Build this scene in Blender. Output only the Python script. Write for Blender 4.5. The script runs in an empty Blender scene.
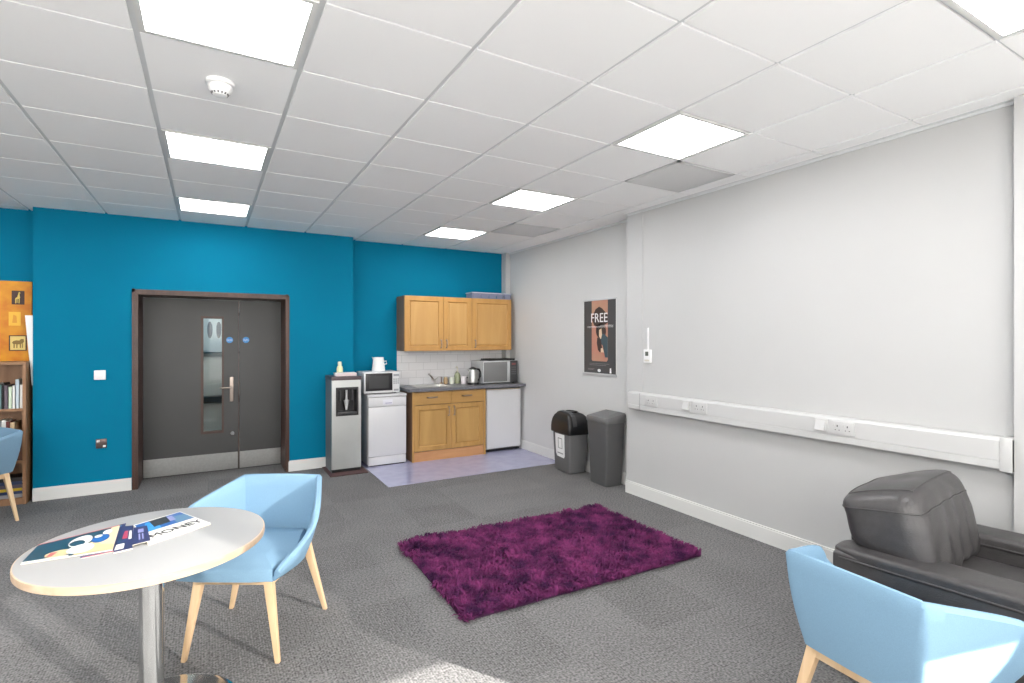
import bpy, bmesh, math, random
from mathutils import Vector, Matrix, noise
random.seed(7)
PI = math.pi
C = bpy.context.scene.collection
SC = bpy.context.scene

# ------------------------------------------------------------------ materials
def lin(c):
    out = []
    for v in c[:3]:
        v = v / 255.0
        out.append(v / 12.92 if v <= .04045 else ((v + .055) / 1.055) ** 2.4)
    return (*out, 1.0)

def new_mat(name):
    m = bpy.data.materials.new(name)
    m.use_nodes = True
    nt = m.node_tree
    b = nt.nodes['Principled BSDF']
    return m, nt, b

def mat(name, rgb, rough=.5, metal=0.0, var=0.0, scale=20.0, bump=0.0, bscale=200.0, spec=.5, rgb2=None):
    """plain colour with optional noise variation of tone and a fine bump"""
    m, nt, b = new_mat(name)
    b.inputs['Base Color'].default_value = lin(rgb)
    b.inputs['Roughness'].default_value = rough
    b.inputs['Metallic'].default_value = metal
    b.inputs['Specular IOR Level'].default_value = spec
    tc = nt.nodes.new('ShaderNodeTexCoord')
    if var > 0 or rgb2:
        n = nt.nodes.new('ShaderNodeTexNoise')
        n.inputs['Scale'].default_value = scale
        n.inputs['Detail'].default_value = 4
        nt.links.new(tc.outputs['Object'], n.inputs['Vector'])
        r = nt.nodes.new('ShaderNodeValToRGB')
        a = lin(rgb)
        if rgb2:
            c2 = lin(rgb2)
            r.color_ramp.elements[0].color = c2
            r.color_ramp.elements[1].color = a
        else:
            r.color_ramp.elements[0].color = tuple(x * (1 - var) for x in a[:3]) + (1,)
            r.color_ramp.elements[1].color = tuple(min(1, x * (1 + var)) for x in a[:3]) + (1,)
        r.color_ramp.elements[0].position = .35
        r.color_ramp.elements[1].position = .65
        nt.links.new(n.outputs['Fac'], r.inputs['Fac'])
        nt.links.new(r.outputs['Color'], b.inputs['Base Color'])
    if bump > 0:
        n2 = nt.nodes.new('ShaderNodeTexNoise')
        n2.inputs['Scale'].default_value = bscale
        n2.inputs['Detail'].default_value = 3
        nt.links.new(tc.outputs['Object'], n2.inputs['Vector'])
        bp = nt.nodes.new('ShaderNodeBump')
        bp.inputs['Strength'].default_value = bump
        bp.inputs['Distance'].default_value = .004
        nt.links.new(n2.outputs['Fac'], bp.inputs['Height'])
        nt.links.new(bp.outputs['Normal'], b.inputs['Normal'])
    return m

def wood(name, c1, c2, rough=.45, scale=9.0, axis='Z'):
    m, nt, b = new_mat(name)
    b.inputs['Roughness'].default_value = rough
    tc = nt.nodes.new('ShaderNodeTexCoord')
    mp = nt.nodes.new('ShaderNodeMapping')
    st = {'X': (.12, 1, 1), 'Y': (1, .12, 1), 'Z': (1, 1, .12)}[axis]
    mp.inputs['Scale'].default_value = st
    n = nt.nodes.new('ShaderNodeTexNoise')
    n.inputs['Scale'].default_value = scale
    n.inputs['Detail'].default_value = 6
    n.inputs['Distortion'].default_value = 1.2
    r = nt.nodes.new('ShaderNodeValToRGB')
    r.color_ramp.elements[0].color = lin(c1)
    r.color_ramp.elements[1].color = lin(c2)
    r.color_ramp.elements[0].position = .3
    r.color_ramp.elements[1].position = .7
    nt.links.new(tc.outputs['Object'], mp.inputs['Vector'])
    nt.links.new(mp.outputs['Vector'], n.inputs['Vector'])
    nt.links.new(n.outputs['Fac'], r.inputs['Fac'])
    nt.links.new(r.outputs['Color'], b.inputs['Base Color'])
    return m

def emit(name, rgb, strength):
    m, nt, b = new_mat(name)
    b.inputs['Base Color'].default_value = lin(rgb)
    b.inputs['Emission Color'].default_value = lin(rgb)
    b.inputs['Emission Strength'].default_value = strength
    return m

def glassy(name, tint=(255, 255, 255), refl=.06):
    m = bpy.data.materials.new(name)
    m.use_nodes = True
    nt = m.node_tree
    nt.nodes.clear()
    o = nt.nodes.new('ShaderNodeOutputMaterial')
    t = nt.nodes.new('ShaderNodeBsdfTransparent')
    t.inputs['Color'].default_value = lin(tint)
    g = nt.nodes.new('ShaderNodeBsdfGlossy')
    g.inputs['Roughness'].default_value = .02
    mx = nt.nodes.new('ShaderNodeMixShader')
    mx.inputs['Fac'].default_value = refl
    nt.links.new(t.outputs[0], mx.inputs[1])
    nt.links.new(g.outputs[0], mx.inputs[2])
    nt.links.new(mx.outputs[0], o.inputs['Surface'])
    return m

def screen_cloth(name, openness, rgb):
    """woven sun-screen blind: a share of the light passes straight through the weave"""
    m = bpy.data.materials.new(name)
    m.use_nodes = True
    nt = m.node_tree
    nt.nodes.clear()
    o = nt.nodes.new('ShaderNodeOutputMaterial')
    t = nt.nodes.new('ShaderNodeBsdfTransparent')
    d = nt.nodes.new('ShaderNodeBsdfTranslucent')
    d.inputs['Color'].default_value = lin(rgb)
    mx = nt.nodes.new('ShaderNodeMixShader')
    mx.inputs['Fac'].default_value = openness
    nt.links.new(d.outputs[0], mx.inputs[1])
    nt.links.new(t.outputs[0], mx.inputs[2])
    nt.links.new(mx.outputs[0], o.inputs['Surface'])
    return m

# ---------------------------------------------------------------- mesh helpers
def BM():
    return bmesh.new()

def box(bm, x0, x1, y0, y1, z0, z1, bev=0.0, seg=2, mi=0):
    r = bmesh.ops.create_cube(bm, size=1)
    vs = r['verts']
    for v in vs:
        v.co = Vector(((x0 + x1) / 2 + v.co.x * (x1 - x0), (y0 + y1) / 2 + v.co.y * (y1 - y0), (z0 + z1) / 2 + v.co.z * (z1 - z0)))
    fs = set(f for v in vs for f in v.link_faces)
    for f in fs:
        f.material_index = mi
    if bev > 0:
        es = list(set(e for v in vs for e in v.link_edges))
        rr = bmesh.ops.bevel(bm, geom=es, offset=bev, segments=seg, profile=.6, affect='EDGES', clamp_overlap=True)
        for f in rr['faces']:
            f.material_index = mi
    return vs

def hexa(bm, bot, top, bev=0.0, seg=2, mi=0):
    """solid between two quads (lists of 4 points, same winding)"""
    vb = [bm.verts.new(p) for p in bot]
    vt = [bm.verts.new(p) for p in top]
    fs = [bm.faces.new(vb[::-1]), bm.faces.new(vt)]
    for i in range(4):
        j = (i + 1) % 4
        fs.append(bm.faces.new((vb[i], vb[j], vt[j], vt[i])))
    for f in fs:
        f.material_index = mi
    if bev > 0:
        es = list(set(e for f in fs for e in f.edges))
        rr = bmesh.ops.bevel(bm, geom=es, offset=bev, segments=seg, profile=.6, affect='EDGES', clamp_overlap=True)
        for f in rr['faces']:
            f.material_index = mi

def lathe(bm, prof, n=32, c=(0, 0, 0), mi=0, cap=True):
    rings = []
    for r, z in prof:
        if r < 1e-6:
            rings.append([bm.verts.new((c[0], c[1], c[2] + z))])
        else:
            rings.append([bm.verts.new((c[0] + r * math.cos(2 * PI * k / n), c[1] + r * math.sin(2 * PI * k / n), c[2] + z)) for k in range(n)])
    for a, b in zip(rings, rings[1:]):
        for k in range(n):
            k2 = (k + 1) % n
            if len(a) == 1 and len(b) == 1:
                continue
            if len(a) == 1:
                f = bm.faces.new((a[0], b[k2], b[k]))
            elif len(b) == 1:
                f = bm.faces.new((a[k], a[k2], b[0]))
            else:
                f = bm.faces.new((a[k], a[k2], b[k2], b[k]))
            f.material_index = mi
    if cap:
        if len(rings[0]) > 1:
            bm.faces.new(rings[0][::-1]).material_index = mi
        if len(rings[-1]) > 1:
            bm.faces.new(rings[-1]).material_index = mi

def tube(bm, pts, r, n=10, mi=0, radii=None):
    pts = [Vector(p) for p in pts]
    rings = []
    for i, p in enumerate(pts):
        if i == 0:
            d = pts[1] - p
        elif i == len(pts) - 1:
            d = p - pts[i - 1]
        else:
            d = (pts[i + 1] - pts[i - 1])
        d.normalize()
        up = Vector((0, 0, 1)) if abs(d.z) < .95 else Vector((1, 0, 0))
        a = d.cross(up).normalized()
        b = d.cross(a).normalized()
        rr = radii[i] if radii else r
        rings.append([bm.verts.new(p + a * rr * math.cos(2 * PI * k / n) + b * rr * math.sin(2 * PI * k / n)) for k in range(n)])
    for A, B in zip(rings, rings[1:]):
        for k in range(n):
            k2 = (k + 1) % n
            bm.faces.new((A[k], A[k2], B[k2], B[k])).material_index = mi
    bm.faces.new(rings[0][::-1]).material_index = mi
    bm.faces.new(rings[-1]).material_index = mi

def prism(bm, pts, d, mi=0):
    """polygon (3-D points) extruded by vector d"""
    d = Vector(d)
    a = [bm.verts.new(p) for p in pts]
    b = [bm.verts.new(Vector(p) + d) for p in pts]
    bm.faces.new(a[::-1]).material_index = mi
    bm.faces.new(b).material_index = mi
    n = len(a)
    for i in range(n):
        j = (i + 1) % n
        bm.faces.new((a[i], a[j], b[j], b[i])).material_index = mi

def puff(bm, cx, cy, cz, hx, hy, hz, p=4.0, n=14, wrinkle=0.0, wscale=4.0, mi=0, fn=None):
    """stuffed cushion: a cube grid pulled towards a superellipsoid"""
    keep = {}
    def vert(q):
        k = tuple(round(t, 5) for t in q)
        if k in keep:
            return keep[k]
        l = (abs(q[0]) ** p + abs(q[1]) ** p + abs(q[2]) ** p) ** (1 / p)
        w = Vector((q[0] / l * hx, q[1] / l * hy, q[2] / l * hz))
        if wrinkle:
            t = noise.noise(Vector((w.x * wscale, w.y * wscale, w.z * wscale * .5)) + Vector((3.1, 7.7, 1.3)))
            w += w.normalized() * t * wrinkle
        if fn:
            w = fn(w)
        keep[k] = bm.verts.new((cx + w.x, cy + w.y, cz + w.z))
        return keep[k]
    g = [math.tan((-1 + 2 * i / n) * PI / 4) for i in range(n + 1)]
    for ax in range(3):
        for s in (-1, 1):
            for i in range(n):
                for j in range(n):
                    qs = []
                    for (a, b) in ((g[i], g[j]), (g[i + 1], g[j]), (g[i + 1], g[j + 1]), (g[i], g[j + 1])):
                        q = [0, 0, 0]
                        q[ax] = s
                        q[(ax + 1) % 3] = a
                        q[(ax + 2) % 3] = b
                        qs.append(vert(q))
                    if s < 0:
                        qs.reverse()
                    bm.faces.new(qs).material_index = mi

def finish(bm, name, mats, smooth=35):
    me = bpy.data.meshes.new(name)
    bmesh.ops.recalc_face_normals(bm, faces=bm.faces)
    bm.to_mesh(me)
    bm.free()
    for m in (mats if isinstance(mats, (list, tuple)) else [mats]):
        me.materials.append(m)
    if smooth:
        me.polygons.foreach_set('use_smooth', [True] * len(me.polygons))
        me.set_sharp_from_angle(angle=math.radians(smooth))
    return me

def obj(name, bm, mats, parent=None, smooth=35, label=None):
    o = bpy.data.objects.new(name, finish(bm, name, mats, smooth))
    C.objects.link(o)
    if parent:
        o.parent = parent
    if label:
        o['label'] = label
    return o

def obj_each(name, bm, mats, parent=None, smooth=35, label=None):
    """every separate piece of the bmesh becomes a part of its own"""
    bm.verts.index_update()
    bm.verts.ensure_lookup_table()
    seen, out = set(), []
    for v0 in bm.verts:
        if v0.index in seen:
            continue
        isl, st = [], [v0]
        seen.add(v0.index)
        while st:
            v = st.pop(); isl.append(v)
            for e in v.link_edges:
                w_ = e.other_vert(v)
                if w_.index not in seen:
                    seen.add(w_.index); st.append(w_)
        nb = bmesh.new()
        mp = {v: nb.verts.new(v.co) for v in isl}
        for f in set(f for v in isl for f in v.link_faces):
            nb.faces.new([mp[v] for v in f.verts]).material_index = f.material_index
        out.append(obj(name, nb, mats, parent, smooth, label))
    bm.free()
    return out

def tag(o, label, cat, group=None):
    o['label'] = label
    o['category'] = cat
    if group:
        o['group'] = group
    return o

def thing(name, label, cat, loc=(0, 0, 0), rz=0.0, group=None):
    o = bpy.data.objects.new(name, None)
    o.empty_display_size = .1
    C.objects.link(o)
    o.location = loc
    o.rotation_euler = (0, 0, rz)
    return tag(o, label, cat, group)

def struct(name, bm, mats, label=None, smooth=35):
    o = obj(name, bm, mats, None, smooth)
    o['kind'] = 'structure'
    if label:
        o['label'] = label
    return o

def dup(root, loc, rz=0.0, label=None, group=None):
    r = root.copy()
    C.objects.link(r)
    r.location = loc
    r.rotation_euler = (0, 0, rz)
    if label:
        r['label'] = label
    if group:
        r['group'] = group
    for ch in list(root.children):
        c = ch.copy()
        C.objects.link(c)
        c.parent = r
        for g in list(ch.children):
            d = g.copy()
            C.objects.link(d)
            d.parent = c
    return r

def text_mesh(s, size, depth=.0006, align='CENTER'):
    cu = bpy.data.curves.new('lettering', 'FONT')
    cu.body = s
    cu.size = size
    cu.extrude = depth
    cu.align_x = align
    cu.align_y = 'CENTER'
    cu.resolution_u = 3
    o = bpy.data.objects.new('lettering', cu)
    C.objects.link(o)
    dg = bpy.context.evaluated_depsgraph_get()
    dg.update()
    me = bpy.data.meshes.new_from_object(o.evaluated_get(dg))
    bpy.data.objects.remove(o)
    bpy.data.curves.remove(cu)
    return me

def add_text(bm, s, size, M, mi=0, sx=1.0):
    me = text_mesh(s, size)
    n0 = len(bm.verts)
    f0 = len(bm.faces)
    bm.from_mesh(me)
    bm.verts.ensure_lookup_table()
    bm.faces.ensure_lookup_table()
    S = Matrix.Diagonal((sx, 1, 1, 1))
    for v in list(bm.verts)[n0:]:
        v.co = M @ S @ v.co
    for f in list(bm.faces)[f0:]:
        f.material_index = mi
    bpy.data.meshes.remove(me)

# facing -Y (towards the camera): text x -> +X, y -> +Z
def face_negy(x, y, z):
    return Matrix.Translation((x, y, z)) @ Matrix.Rotation(PI / 2, 4, 'X')
# facing -X: text x -> -Y, y -> +Z
def face_negx(x, y, z):
    return Matrix.Translation((x, y, z)) @ Matrix.Rotation(-PI / 2, 4, 'Z') @ Matrix.Rotation(PI / 2, 4, 'X')

# -------------------------------------------------------------------- palette
M = {}
M['teal'] = mat('teal_paint', (0, 114, 146), .8, var=.03, scale=1.5, spec=.12)
M['white_paint'] = mat('white_paint', (187, 187, 187), .6, var=.01, scale=2)
M['white_paint_lifted'] = mat('white_paint_lifted', (200, 200, 200), .6, var=.01, scale=2)  # same white paint, lightened to stand in for light missing in the recess
M['gloss_white'] = mat('white_gloss_trim', (214, 214, 212), .35)
M['plastic_white'] = mat('white_plastic', (230, 230, 230), .35)
M['trunk'] = mat('trunking_plastic', (194, 194, 194), .45)
M['appliance'] = mat('white_enamel', (204, 204, 206), .25)
M['grey_line'] = mat('grey_seal', (150, 150, 152), .5)
M['tile_c'] = mat('ceiling_tile', (248, 248, 248), .8, bump=.15, bscale=600)
M['bar'] = mat('ceiling_bar', (214, 216, 217), .5)
M['black'] = mat('black_plastic', (22, 22, 24), .35)
M['dark'] = mat('dark_grey_plastic', (60, 60, 62), .4)
M['bin_grey'] = mat('mid_grey_plastic', (100, 100, 101), .45, bump=.1, bscale=500)
M['bin_dark'] = mat('bin_grey_plastic', (82, 82, 83), .45, bump=.1, bscale=500)
M['steel'] = mat('brushed_steel', (196, 196, 194), .28, 1.0, var=.05, scale=40)
M['chrome'] = mat('chrome', (225, 225, 225), .12, 1.0)
M['column'] = mat('polished_column', (214, 216, 216), .08, 1.0)
M['silver'] = mat('silver_paint', (190, 191, 193), .38, .1)
M['door'] = mat('dark_door_laminate', (58, 58, 58), .45, var=.03, scale=2)
M['door_timber'] = wood('door_timber', (54, 33, 25), (74, 46, 34), .4, 14)
M['oak'] = wood('oak_veneer', (176, 130, 70), (190, 145, 84), .4, 7, 'Z')
M['oak_h'] = wood('oak_veneer_cross', (196, 148, 86), (222, 178, 112), .4, 10, 'X')
M['oak_lo'] = wood('cabinet_oak', (164, 124, 68), (184, 144, 86), .4, 10, 'Z')
M['oak_lo_h'] = wood('cabinet_oak_cross', (164, 124, 68), (184, 144, 86), .4, 10, 'X')
M['oak_panel'] = wood('oak_field_panel', (182, 138, 80), (196, 154, 95), .4, 6, 'Z')
M['oak_lo_panel'] = wood('cabinet_field_panel', (164, 126, 70), (184, 146, 88), .4, 6, 'Z')
M['handle'] = mat('dull_nickel', (150, 138, 130), .3, .9)
M['plinth'] = wood('plinth_oak', (176, 126, 84), (196, 146, 100), .5, 10, 'X')
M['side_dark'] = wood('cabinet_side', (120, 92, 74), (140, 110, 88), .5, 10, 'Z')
M['case'] = wood('bookcase_oak', (132, 96, 66), (156, 116, 84), .5, 10, 'Z')
M['beech'] = wood('pale_beech', (196, 162, 124), (216, 188, 152), .45, 12, 'Z')
M['edge_wood'] = wood('edge_lipping', (186, 160, 134), (202, 180, 156), .5, 14, 'X')
M['laminate'] = mat('white_laminate', (157, 157, 157), .45, spec=.3)
M['worktop'] = mat('grey_worktop', (104, 104, 110), .3, var=.25, scale=120)
M['fabric'] = mat('pale_blue_fabric', (120, 152, 176), .85, var=.04, scale=300, bump=.3, bscale=900, spec=.2)
M['fabric_grey'] = mat('greyish_blue_fabric', (132, 152, 176), .85, var=.04, scale=300, bump=.3, bscale=900, spec=.2)
M['leather'] = mat('black_leather', (60, 58, 59), .38, var=.12, scale=30, bump=.25, bscale=160)
M['vinyl'] = mat('lilac_vinyl', (158, 158, 186), .12, var=.05, scale=8)
M['rug'] = mat('purple_pile', (120, 50, 98), .9, rgb2=(58, 25, 60), scale=9, spec=.15)
M['rug_back'] = mat('rug_backing', (60, 26, 58), .9)
M['mat_brown'] = mat('brown_mat', (74, 50, 50), .7, var=.1, scale=60)
M['door_glass'] = glassy('door_glass', (235, 240, 240), .025)
M['blue_sign'] = mat('blue_sign', (40, 132, 200), .4)
M['white_ink'] = mat('white_print', (238, 238, 238), .5)
M['black_ink'] = mat('black_print', (30, 30, 34), .5)
M['glass'] = glassy('clear_glass')
M['lamp'] = emit('lit_diffuser', (255, 255, 255), 15)

# carpet tiles -------------------------------------------------------------
def carpet():
    m, nt, b = new_mat('grey_carpet_tiles')
    L = nt.links.new
    b.inputs['Roughness'].default_value = .95
    b.inputs['Specular IOR Level'].default_value = .1
    tc = nt.nodes.new('ShaderNodeTexCoord')
    sc = nt.nodes.new('ShaderNodeVectorMath'); sc.operation = 'SCALE'; sc.inputs['Scale'].default_value = 2.0
    L(tc.outputs['Object'], sc.inputs[0])
    fl = nt.nodes.new('ShaderNodeVectorMath'); fl.operation = 'FLOOR'
    L(sc.outputs[0], fl.inputs[0])
    wn = nt.nodes.new('ShaderNodeTexWhiteNoise'); wn.noise_dimensions = '2D'
    L(fl.outputs[0], wn.inputs['Vector'])
    # quarter-turned ribs
    sep = nt.nodes.new('ShaderNodeSeparateXYZ'); L(tc.outputs['Object'], sep.inputs[0])
    gt = nt.nodes.new('ShaderNodeMath'); gt.operation = 'GREATER_THAN'; gt.inputs[1].default_value = .5
    L(wn.outputs['Value'], gt.inputs[0])
    mixc = nt.nodes.new('ShaderNodeMix'); mixc.data_type = 'FLOAT'
    L(gt.outputs[0], mixc.inputs[0]); L(sep.outputs['X'], mixc.inputs[2]); L(sep.outputs['Y'], mixc.inputs[3])
    mu = nt.nodes.new('ShaderNodeMath'); mu.operation = 'MULTIPLY'; mu.inputs[1].default_value = 2 * PI / .012
    L(mixc.outputs[0], mu.inputs[0])
    sn = nt.nodes.new('ShaderNodeMath'); sn.operation = 'SINE'; L(mu.outputs[0], sn.inputs[0])
    n1 = nt.nodes.new('ShaderNodeTexNoise'); n1.inputs['Scale'].default_value = 85; n1.inputs['Detail'].default_value = 3
    L(tc.outputs['Object'], n1.inputs['Vector'])
    n2 = nt.nodes.new('ShaderNodeTexNoise'); n2.inputs['Scale'].default_value = 3; n2.inputs['Detail'].default_value = 3
    L(tc.outputs['Object'], n2.inputs['Vector'])
    def ma(op, a, bb):
        k = nt.nodes.new('ShaderNodeMath'); k.operation = op
        for i, q in enumerate((a, bb)):
            if isinstance(q, (int, float)):
                k.inputs[i].default_value = q
            else:
                L(q, k.inputs[i])
        return k.outputs[0]
    t = ma('MULTIPLY', sn.outputs[0], .10)
    t = ma('ADD', t, ma('MULTIPLY', ma('SUBTRACT', n1.outputs['Fac'], .5), 2.6))
    t = ma('ADD', t, ma('MULTIPLY', ma('SUBTRACT', n2.outputs['Fac'], .5), .3))
    t = ma('ADD', t, ma('MULTIPLY', ma('SUBTRACT', wn.outputs['Value'], .5), .17))
    t = ma('ADD', t, 1.0)
    t = ma('MAXIMUM', t, .25)
    vm = nt.nodes.new('ShaderNodeVectorMath'); vm.operation = 'SCALE'
    vm.inputs[0].default_value = lin((111, 110, 110))[:3]
    L(t, vm.inputs['Scale'])
    L(vm.outputs[0], b.inputs['Base Color'])
    bp = nt.nodes.new('ShaderNodeBump'); bp.inputs['Strength'].default_value = .5; bp.inputs['Distance'].default_value = .006
    L(n1.outputs['Fac'], bp.inputs['Height']); L(bp.outputs['Normal'], b.inputs['Normal'])
    return m
M['carpet'] = carpet()

def splash_tiles():
    m, nt, b = new_mat('splashback_tiles')
    b.inputs['Roughness'].default_value = .25
    tc = nt.nodes.new('ShaderNodeTexCoord')
    mp = nt.nodes.new('ShaderNodeMapping')
    mp.inputs['Rotation'].default_value = (PI / 2, 0, 0)
    br = nt.nodes.new('ShaderNodeTexBrick')
    br.inputs['Color1'].default_value = lin((222, 222, 224))
    br.inputs['Color2'].default_value = lin((214, 214, 217))
    br.inputs['Mortar'].default_value = lin((196, 196, 198))
    br.inputs['Scale'].default_value = 1.0
    br.inputs['Mortar Size'].default_value = .003
    br.inputs['Brick Width'].default_value = .2
    br.inputs['Row Height'].default_value = .1
    nt.links.new(tc.outputs['Object'], mp.inputs['Vector'])
    nt.links.new(mp.outputs['Vector'], br.inputs['Vector'])
    nt.links.new(br.outputs['Color'], b.inputs['Base Color'])
    return m
M['splash'] = splash_tiles()

# ==================================================================== SETTING
CZ = 2.749            # underside of the ceiling tiles
YB, YK = 6.49, 6.70   # teal wall with the door, teal kitchen wall behind it
XR, XF = 3.60, 3.77   # big white wall, recessed end of it
XL, YR = -4.6, -1.8   # left wall and window wall behind the camera
GX0, GDX, GY0, GDY = .367, .6144, 2.5747, .56473

bm = BM(); box(bm, XL - .1, XF + .1, YR - .1, YK + .3, -.1, 0)
struct('floor', bm, M['carpet'], 'grey carpet tiles across the whole room')
bm = BM(); box(bm, 1.60, XF - .002, 5.28, YK - .002, 0, .004)
struct('floor_vinyl', bm, M['vinyl'], 'shiny lilac vinyl floor in front of the kitchen units')

# ceiling: lay-in tiles dropped slightly below their bars
LIGHTS = [(kx, jy) for kx in (-5, -1, 3) for jy in (-7, -4, -1, 2, 5)]
VENTS = [(4, 0), (4, 4)]
bm = BM()
box(bm, XL - .1, XF + .1, YR - .1, YK + .3, CZ + .010, CZ + .06, mi=1)
for kx in range(-9, 6):
    for jy in range(-9, 9):
        if (kx, jy) in LIGHTS or (kx, jy) in VENTS:
            continue
        x0 = max(GX0 + kx * GDX + .012, XL); x1 = min(GX0 + (kx + 1) * GDX - .012, XF)
        y0 = max(GY0 + jy * GDY + .006, YR); y1 = min(GY0 + (jy + 1) * GDY - .006, YK)
        if x1 - x0 < .02 or y1 - y0 < .02:
            continue
        box(bm, x0, x1, y0, y1, CZ, CZ + .0105)
struct('ceiling', bm, [M['tile_c'], M['bar']], 'suspended ceiling of white lay-in tiles', smooth=0)

# teal walls
bm = BM()
box(bm, -1.41, -.64, YB, YK + .3, 0, CZ + .02)
box(bm, .776, 1.53, YB, YK + .3, 0, CZ + .02)
box(bm, -.64, .776, YB, YK + .3, 2.0, CZ + .02)
struct('wall_back', bm, M['teal'], 'teal wall around the dark double door')
bm = BM(); box(bm, 1.53, 3.72, YK, YK + .2, 0, CZ + .02)
struct('wall_kitchen', bm, M['teal'], 'teal wall behind the kitchen units')
bm = BM(); box(bm, XL, -1.41, YK, YK + .2, 0, CZ + .02)
struct('wall_alcove', bm, M['teal'], 'teal wall behind the bookcase')
bm = BM(); box(bm, 3.702, XF + .1, YK - .12, YK + .2, 0, CZ + .02)
struct('trim_1', bm, M['white_paint'], 'white boxed strip in the corner beside the teal kitchen wall')
# white walls on the right
bm = BM()
box(bm, XR + .008, XF + .25, 1.04, 3.73, 0, CZ + .02)      # infill
box(bm, XR, XR + .02, 1.04, 3.73, 0, .93)
box(bm, XR, XF + .25, 3.73, 3.95, 0, CZ + .02)
box(bm, XR - .045, XF + .25, YR, 1.04, 0, CZ + .02)
struct('wall_right', bm, M['white_paint'], 'big white wall with trunking along it', smooth=0)
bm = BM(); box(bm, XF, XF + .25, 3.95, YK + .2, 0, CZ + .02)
struct('wall_recess', bm, M['white_paint_lifted'], 'white wall with the poster, set back behind the bins')
bm = BM(); box(bm, XL - .15, XL, YR, YK + .2, 0, CZ + .02)
struct('wall_left', bm, M['white_paint'], smooth=0)

def skirting(name, x0, x1, y0, y1, side, label):
    bm = BM()
    box(bm, x0, x1, y0, y1, 0, .108)
    # rounded top lip, set back on the wall side
    i = .006
    if side == 'y':
        box(bm, x0, x1, y0 + i, y1, .108, .12)
    else:
        box(bm, x0 + i, x1, y0, y1, .108, .12)
    return struct(name, bm, M['gloss_white'], label, smooth=0)
skirting('baseboard_back', -1.41, -.66, YB - .018, YB, 'y', 'white skirting left of the double door')
skirting('baseboard_middle', .80, 1.53, YB - .018, YB, 'y', 'white skirting between the double door and the water cooler')
skirting('baseboard_right', XR - .018, XR, 1.04, 3.95, 'x', 'white skirting below the trunking')
skirting('baseboard_recess', XF - .018, XF, 3.95, YK, 'x', 'white skirting behind the bins')
skirting('baseboard_alcove', XL, -1.41, YK - .018, YK, 'y', 'white skirting behind the bookcase')

bm = BM()
box(bm, XR - .022, XR, 1.04, 3.95, CZ - .004, CZ)
box(bm, XR - .003, XR + .014, 1.04, 3.95, CZ - .02, CZ)
box(bm, XF - .022, XF, 3.95, YK, CZ - .02, CZ)
struct('trim_2', bm, M['bar'], 'thin metal angle between the ceiling and the white wall', smooth=0)

# window wall behind the camera: four tall windows with sun-screen blinds over the top part
WZ0, WZ1, BLZ = .25, 2.66, 1.48
panes = [(-4.5, -2.30), (-2.24, -.06), (0.0, 2.45), (2.51, 3.54)]
bm = BM()
box(bm, XL, XF + .2, YR - .15, YR, 0, WZ0)
box(bm, XL, XF + .2, YR - .15, YR, WZ1, CZ + .02)
edges = [XL] + [v for p in panes for v in p] + [XF + .2]
for i in range(0, len(edges), 2):
    box(bm, edges[i], edges[i + 1], YR - .15, YR, WZ0, WZ1)
struct('wall_rear', bm, M['white_paint'], smooth=0)
M['screen'] = screen_cloth('sunscreen_weave', .13, (235, 235, 232))
for i, (x0, x1) in enumerate(panes):
    w = bpy.data.objects.new('window_%d' % (i + 1), None); C.objects.link(w); w['kind'] = 'structure'
    bm = BM()
    for a, b_, c, d in ((x0, x0 + .04, WZ0, WZ1), (x1 - .04, x1, WZ0, WZ1), (x0, x1, WZ0, WZ0 + .04), (x0, x1, WZ1 - .04, WZ1)):
        box(bm, a, b_, YR - .1, YR - .04, c, d)
    obj('window_frame', bm, M['gloss_white'], w)
    bm = BM(); box(bm, x0 + .04, x1 - .04, YR - .073, YR - .067, WZ0 + .04, WZ1 - .04)
    obj('pane', bm, M['glass'], w)
    bm = BM()
    vs = [bm.verts.new(p) for p in ((x0 + .01, YR - .02, BLZ), (x1 - .01, YR - .02, BLZ), (x1 - .01, YR - .02, WZ1), (x0 + .01, YR - .02, WZ1))]
    bm.faces.new(vs)
    obj('blind', bm, M['screen'], w)

# ------------------------------------------------------------- double door
DY = 6.90
d1 = bpy.data.objects.new('door_1', None); C.objects.link(d1); d1['kind'] = 'structure'
d1.location = (.08, DY, 0)
d1['label'] = 'dark grey double door with steel kick plates in the teal wall'
ox, oy = .08, DY
def dbox(bm, x0, x1, y0, y1, z0, z1, **k):
    box(bm, x0 - ox, x1 - ox, y0 - oy, y1 - oy, z0, z1, **k)
bm = BM()
dbox(bm, -.645, -.605, YB - .012, DY + .06, 0, 1.965)
dbox(bm, .770, .81, YB - .012, DY + .06, 0, 1.965)
dbox(bm, -.645, .81, YB - .012, DY + .06, 1.965, 2.005)
dbox(bm, -.655, -.63, YB - .016, YB - .002, 0, 2.02)
dbox(bm, .772, .802, YB - .016, YB - .002, 0, 2.02)
dbox(bm, -.655, .802, YB - .016, YB - .002, 1.985, 2.015)
obj('door_frame', bm, M['door_timber'], d1, smooth=0)
bm = BM()   # wide leaf around its vision panel
GX, GZ = (-.043, .148), (.46, 1.75)
dbox(bm, -.602, GX[0], DY, DY + .045, .006, 1.96)
dbox(bm, GX[1], .310, DY, DY + .045, .006, 1.96)
dbox(bm, GX[0], GX[1], DY, DY + .045, .006, GZ[0])
dbox(bm, GX[0], GX[1], DY, DY + .045, GZ[1], 1.96)
leaf = obj('leaf', bm, M['door'], d1, smooth=0, label='wide leaf with a tall vision panel')
bm = BM()
for a, b_, c, d in ((GX[0] - .022, GX[0] + .004, GZ[0] - .022, GZ[1] + .022), (GX[1] - .004, GX[1] + .014, GZ[0] - .022, GZ[1] + .022), (GX[0], GX[1], GZ[0] - .022, GZ[0] + .004), (GX[0], GX[1], GZ[1] - .004, GZ[1] + .022)):
    dbox(bm, a, b_, DY - .008, DY + .05, c, d)
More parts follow.
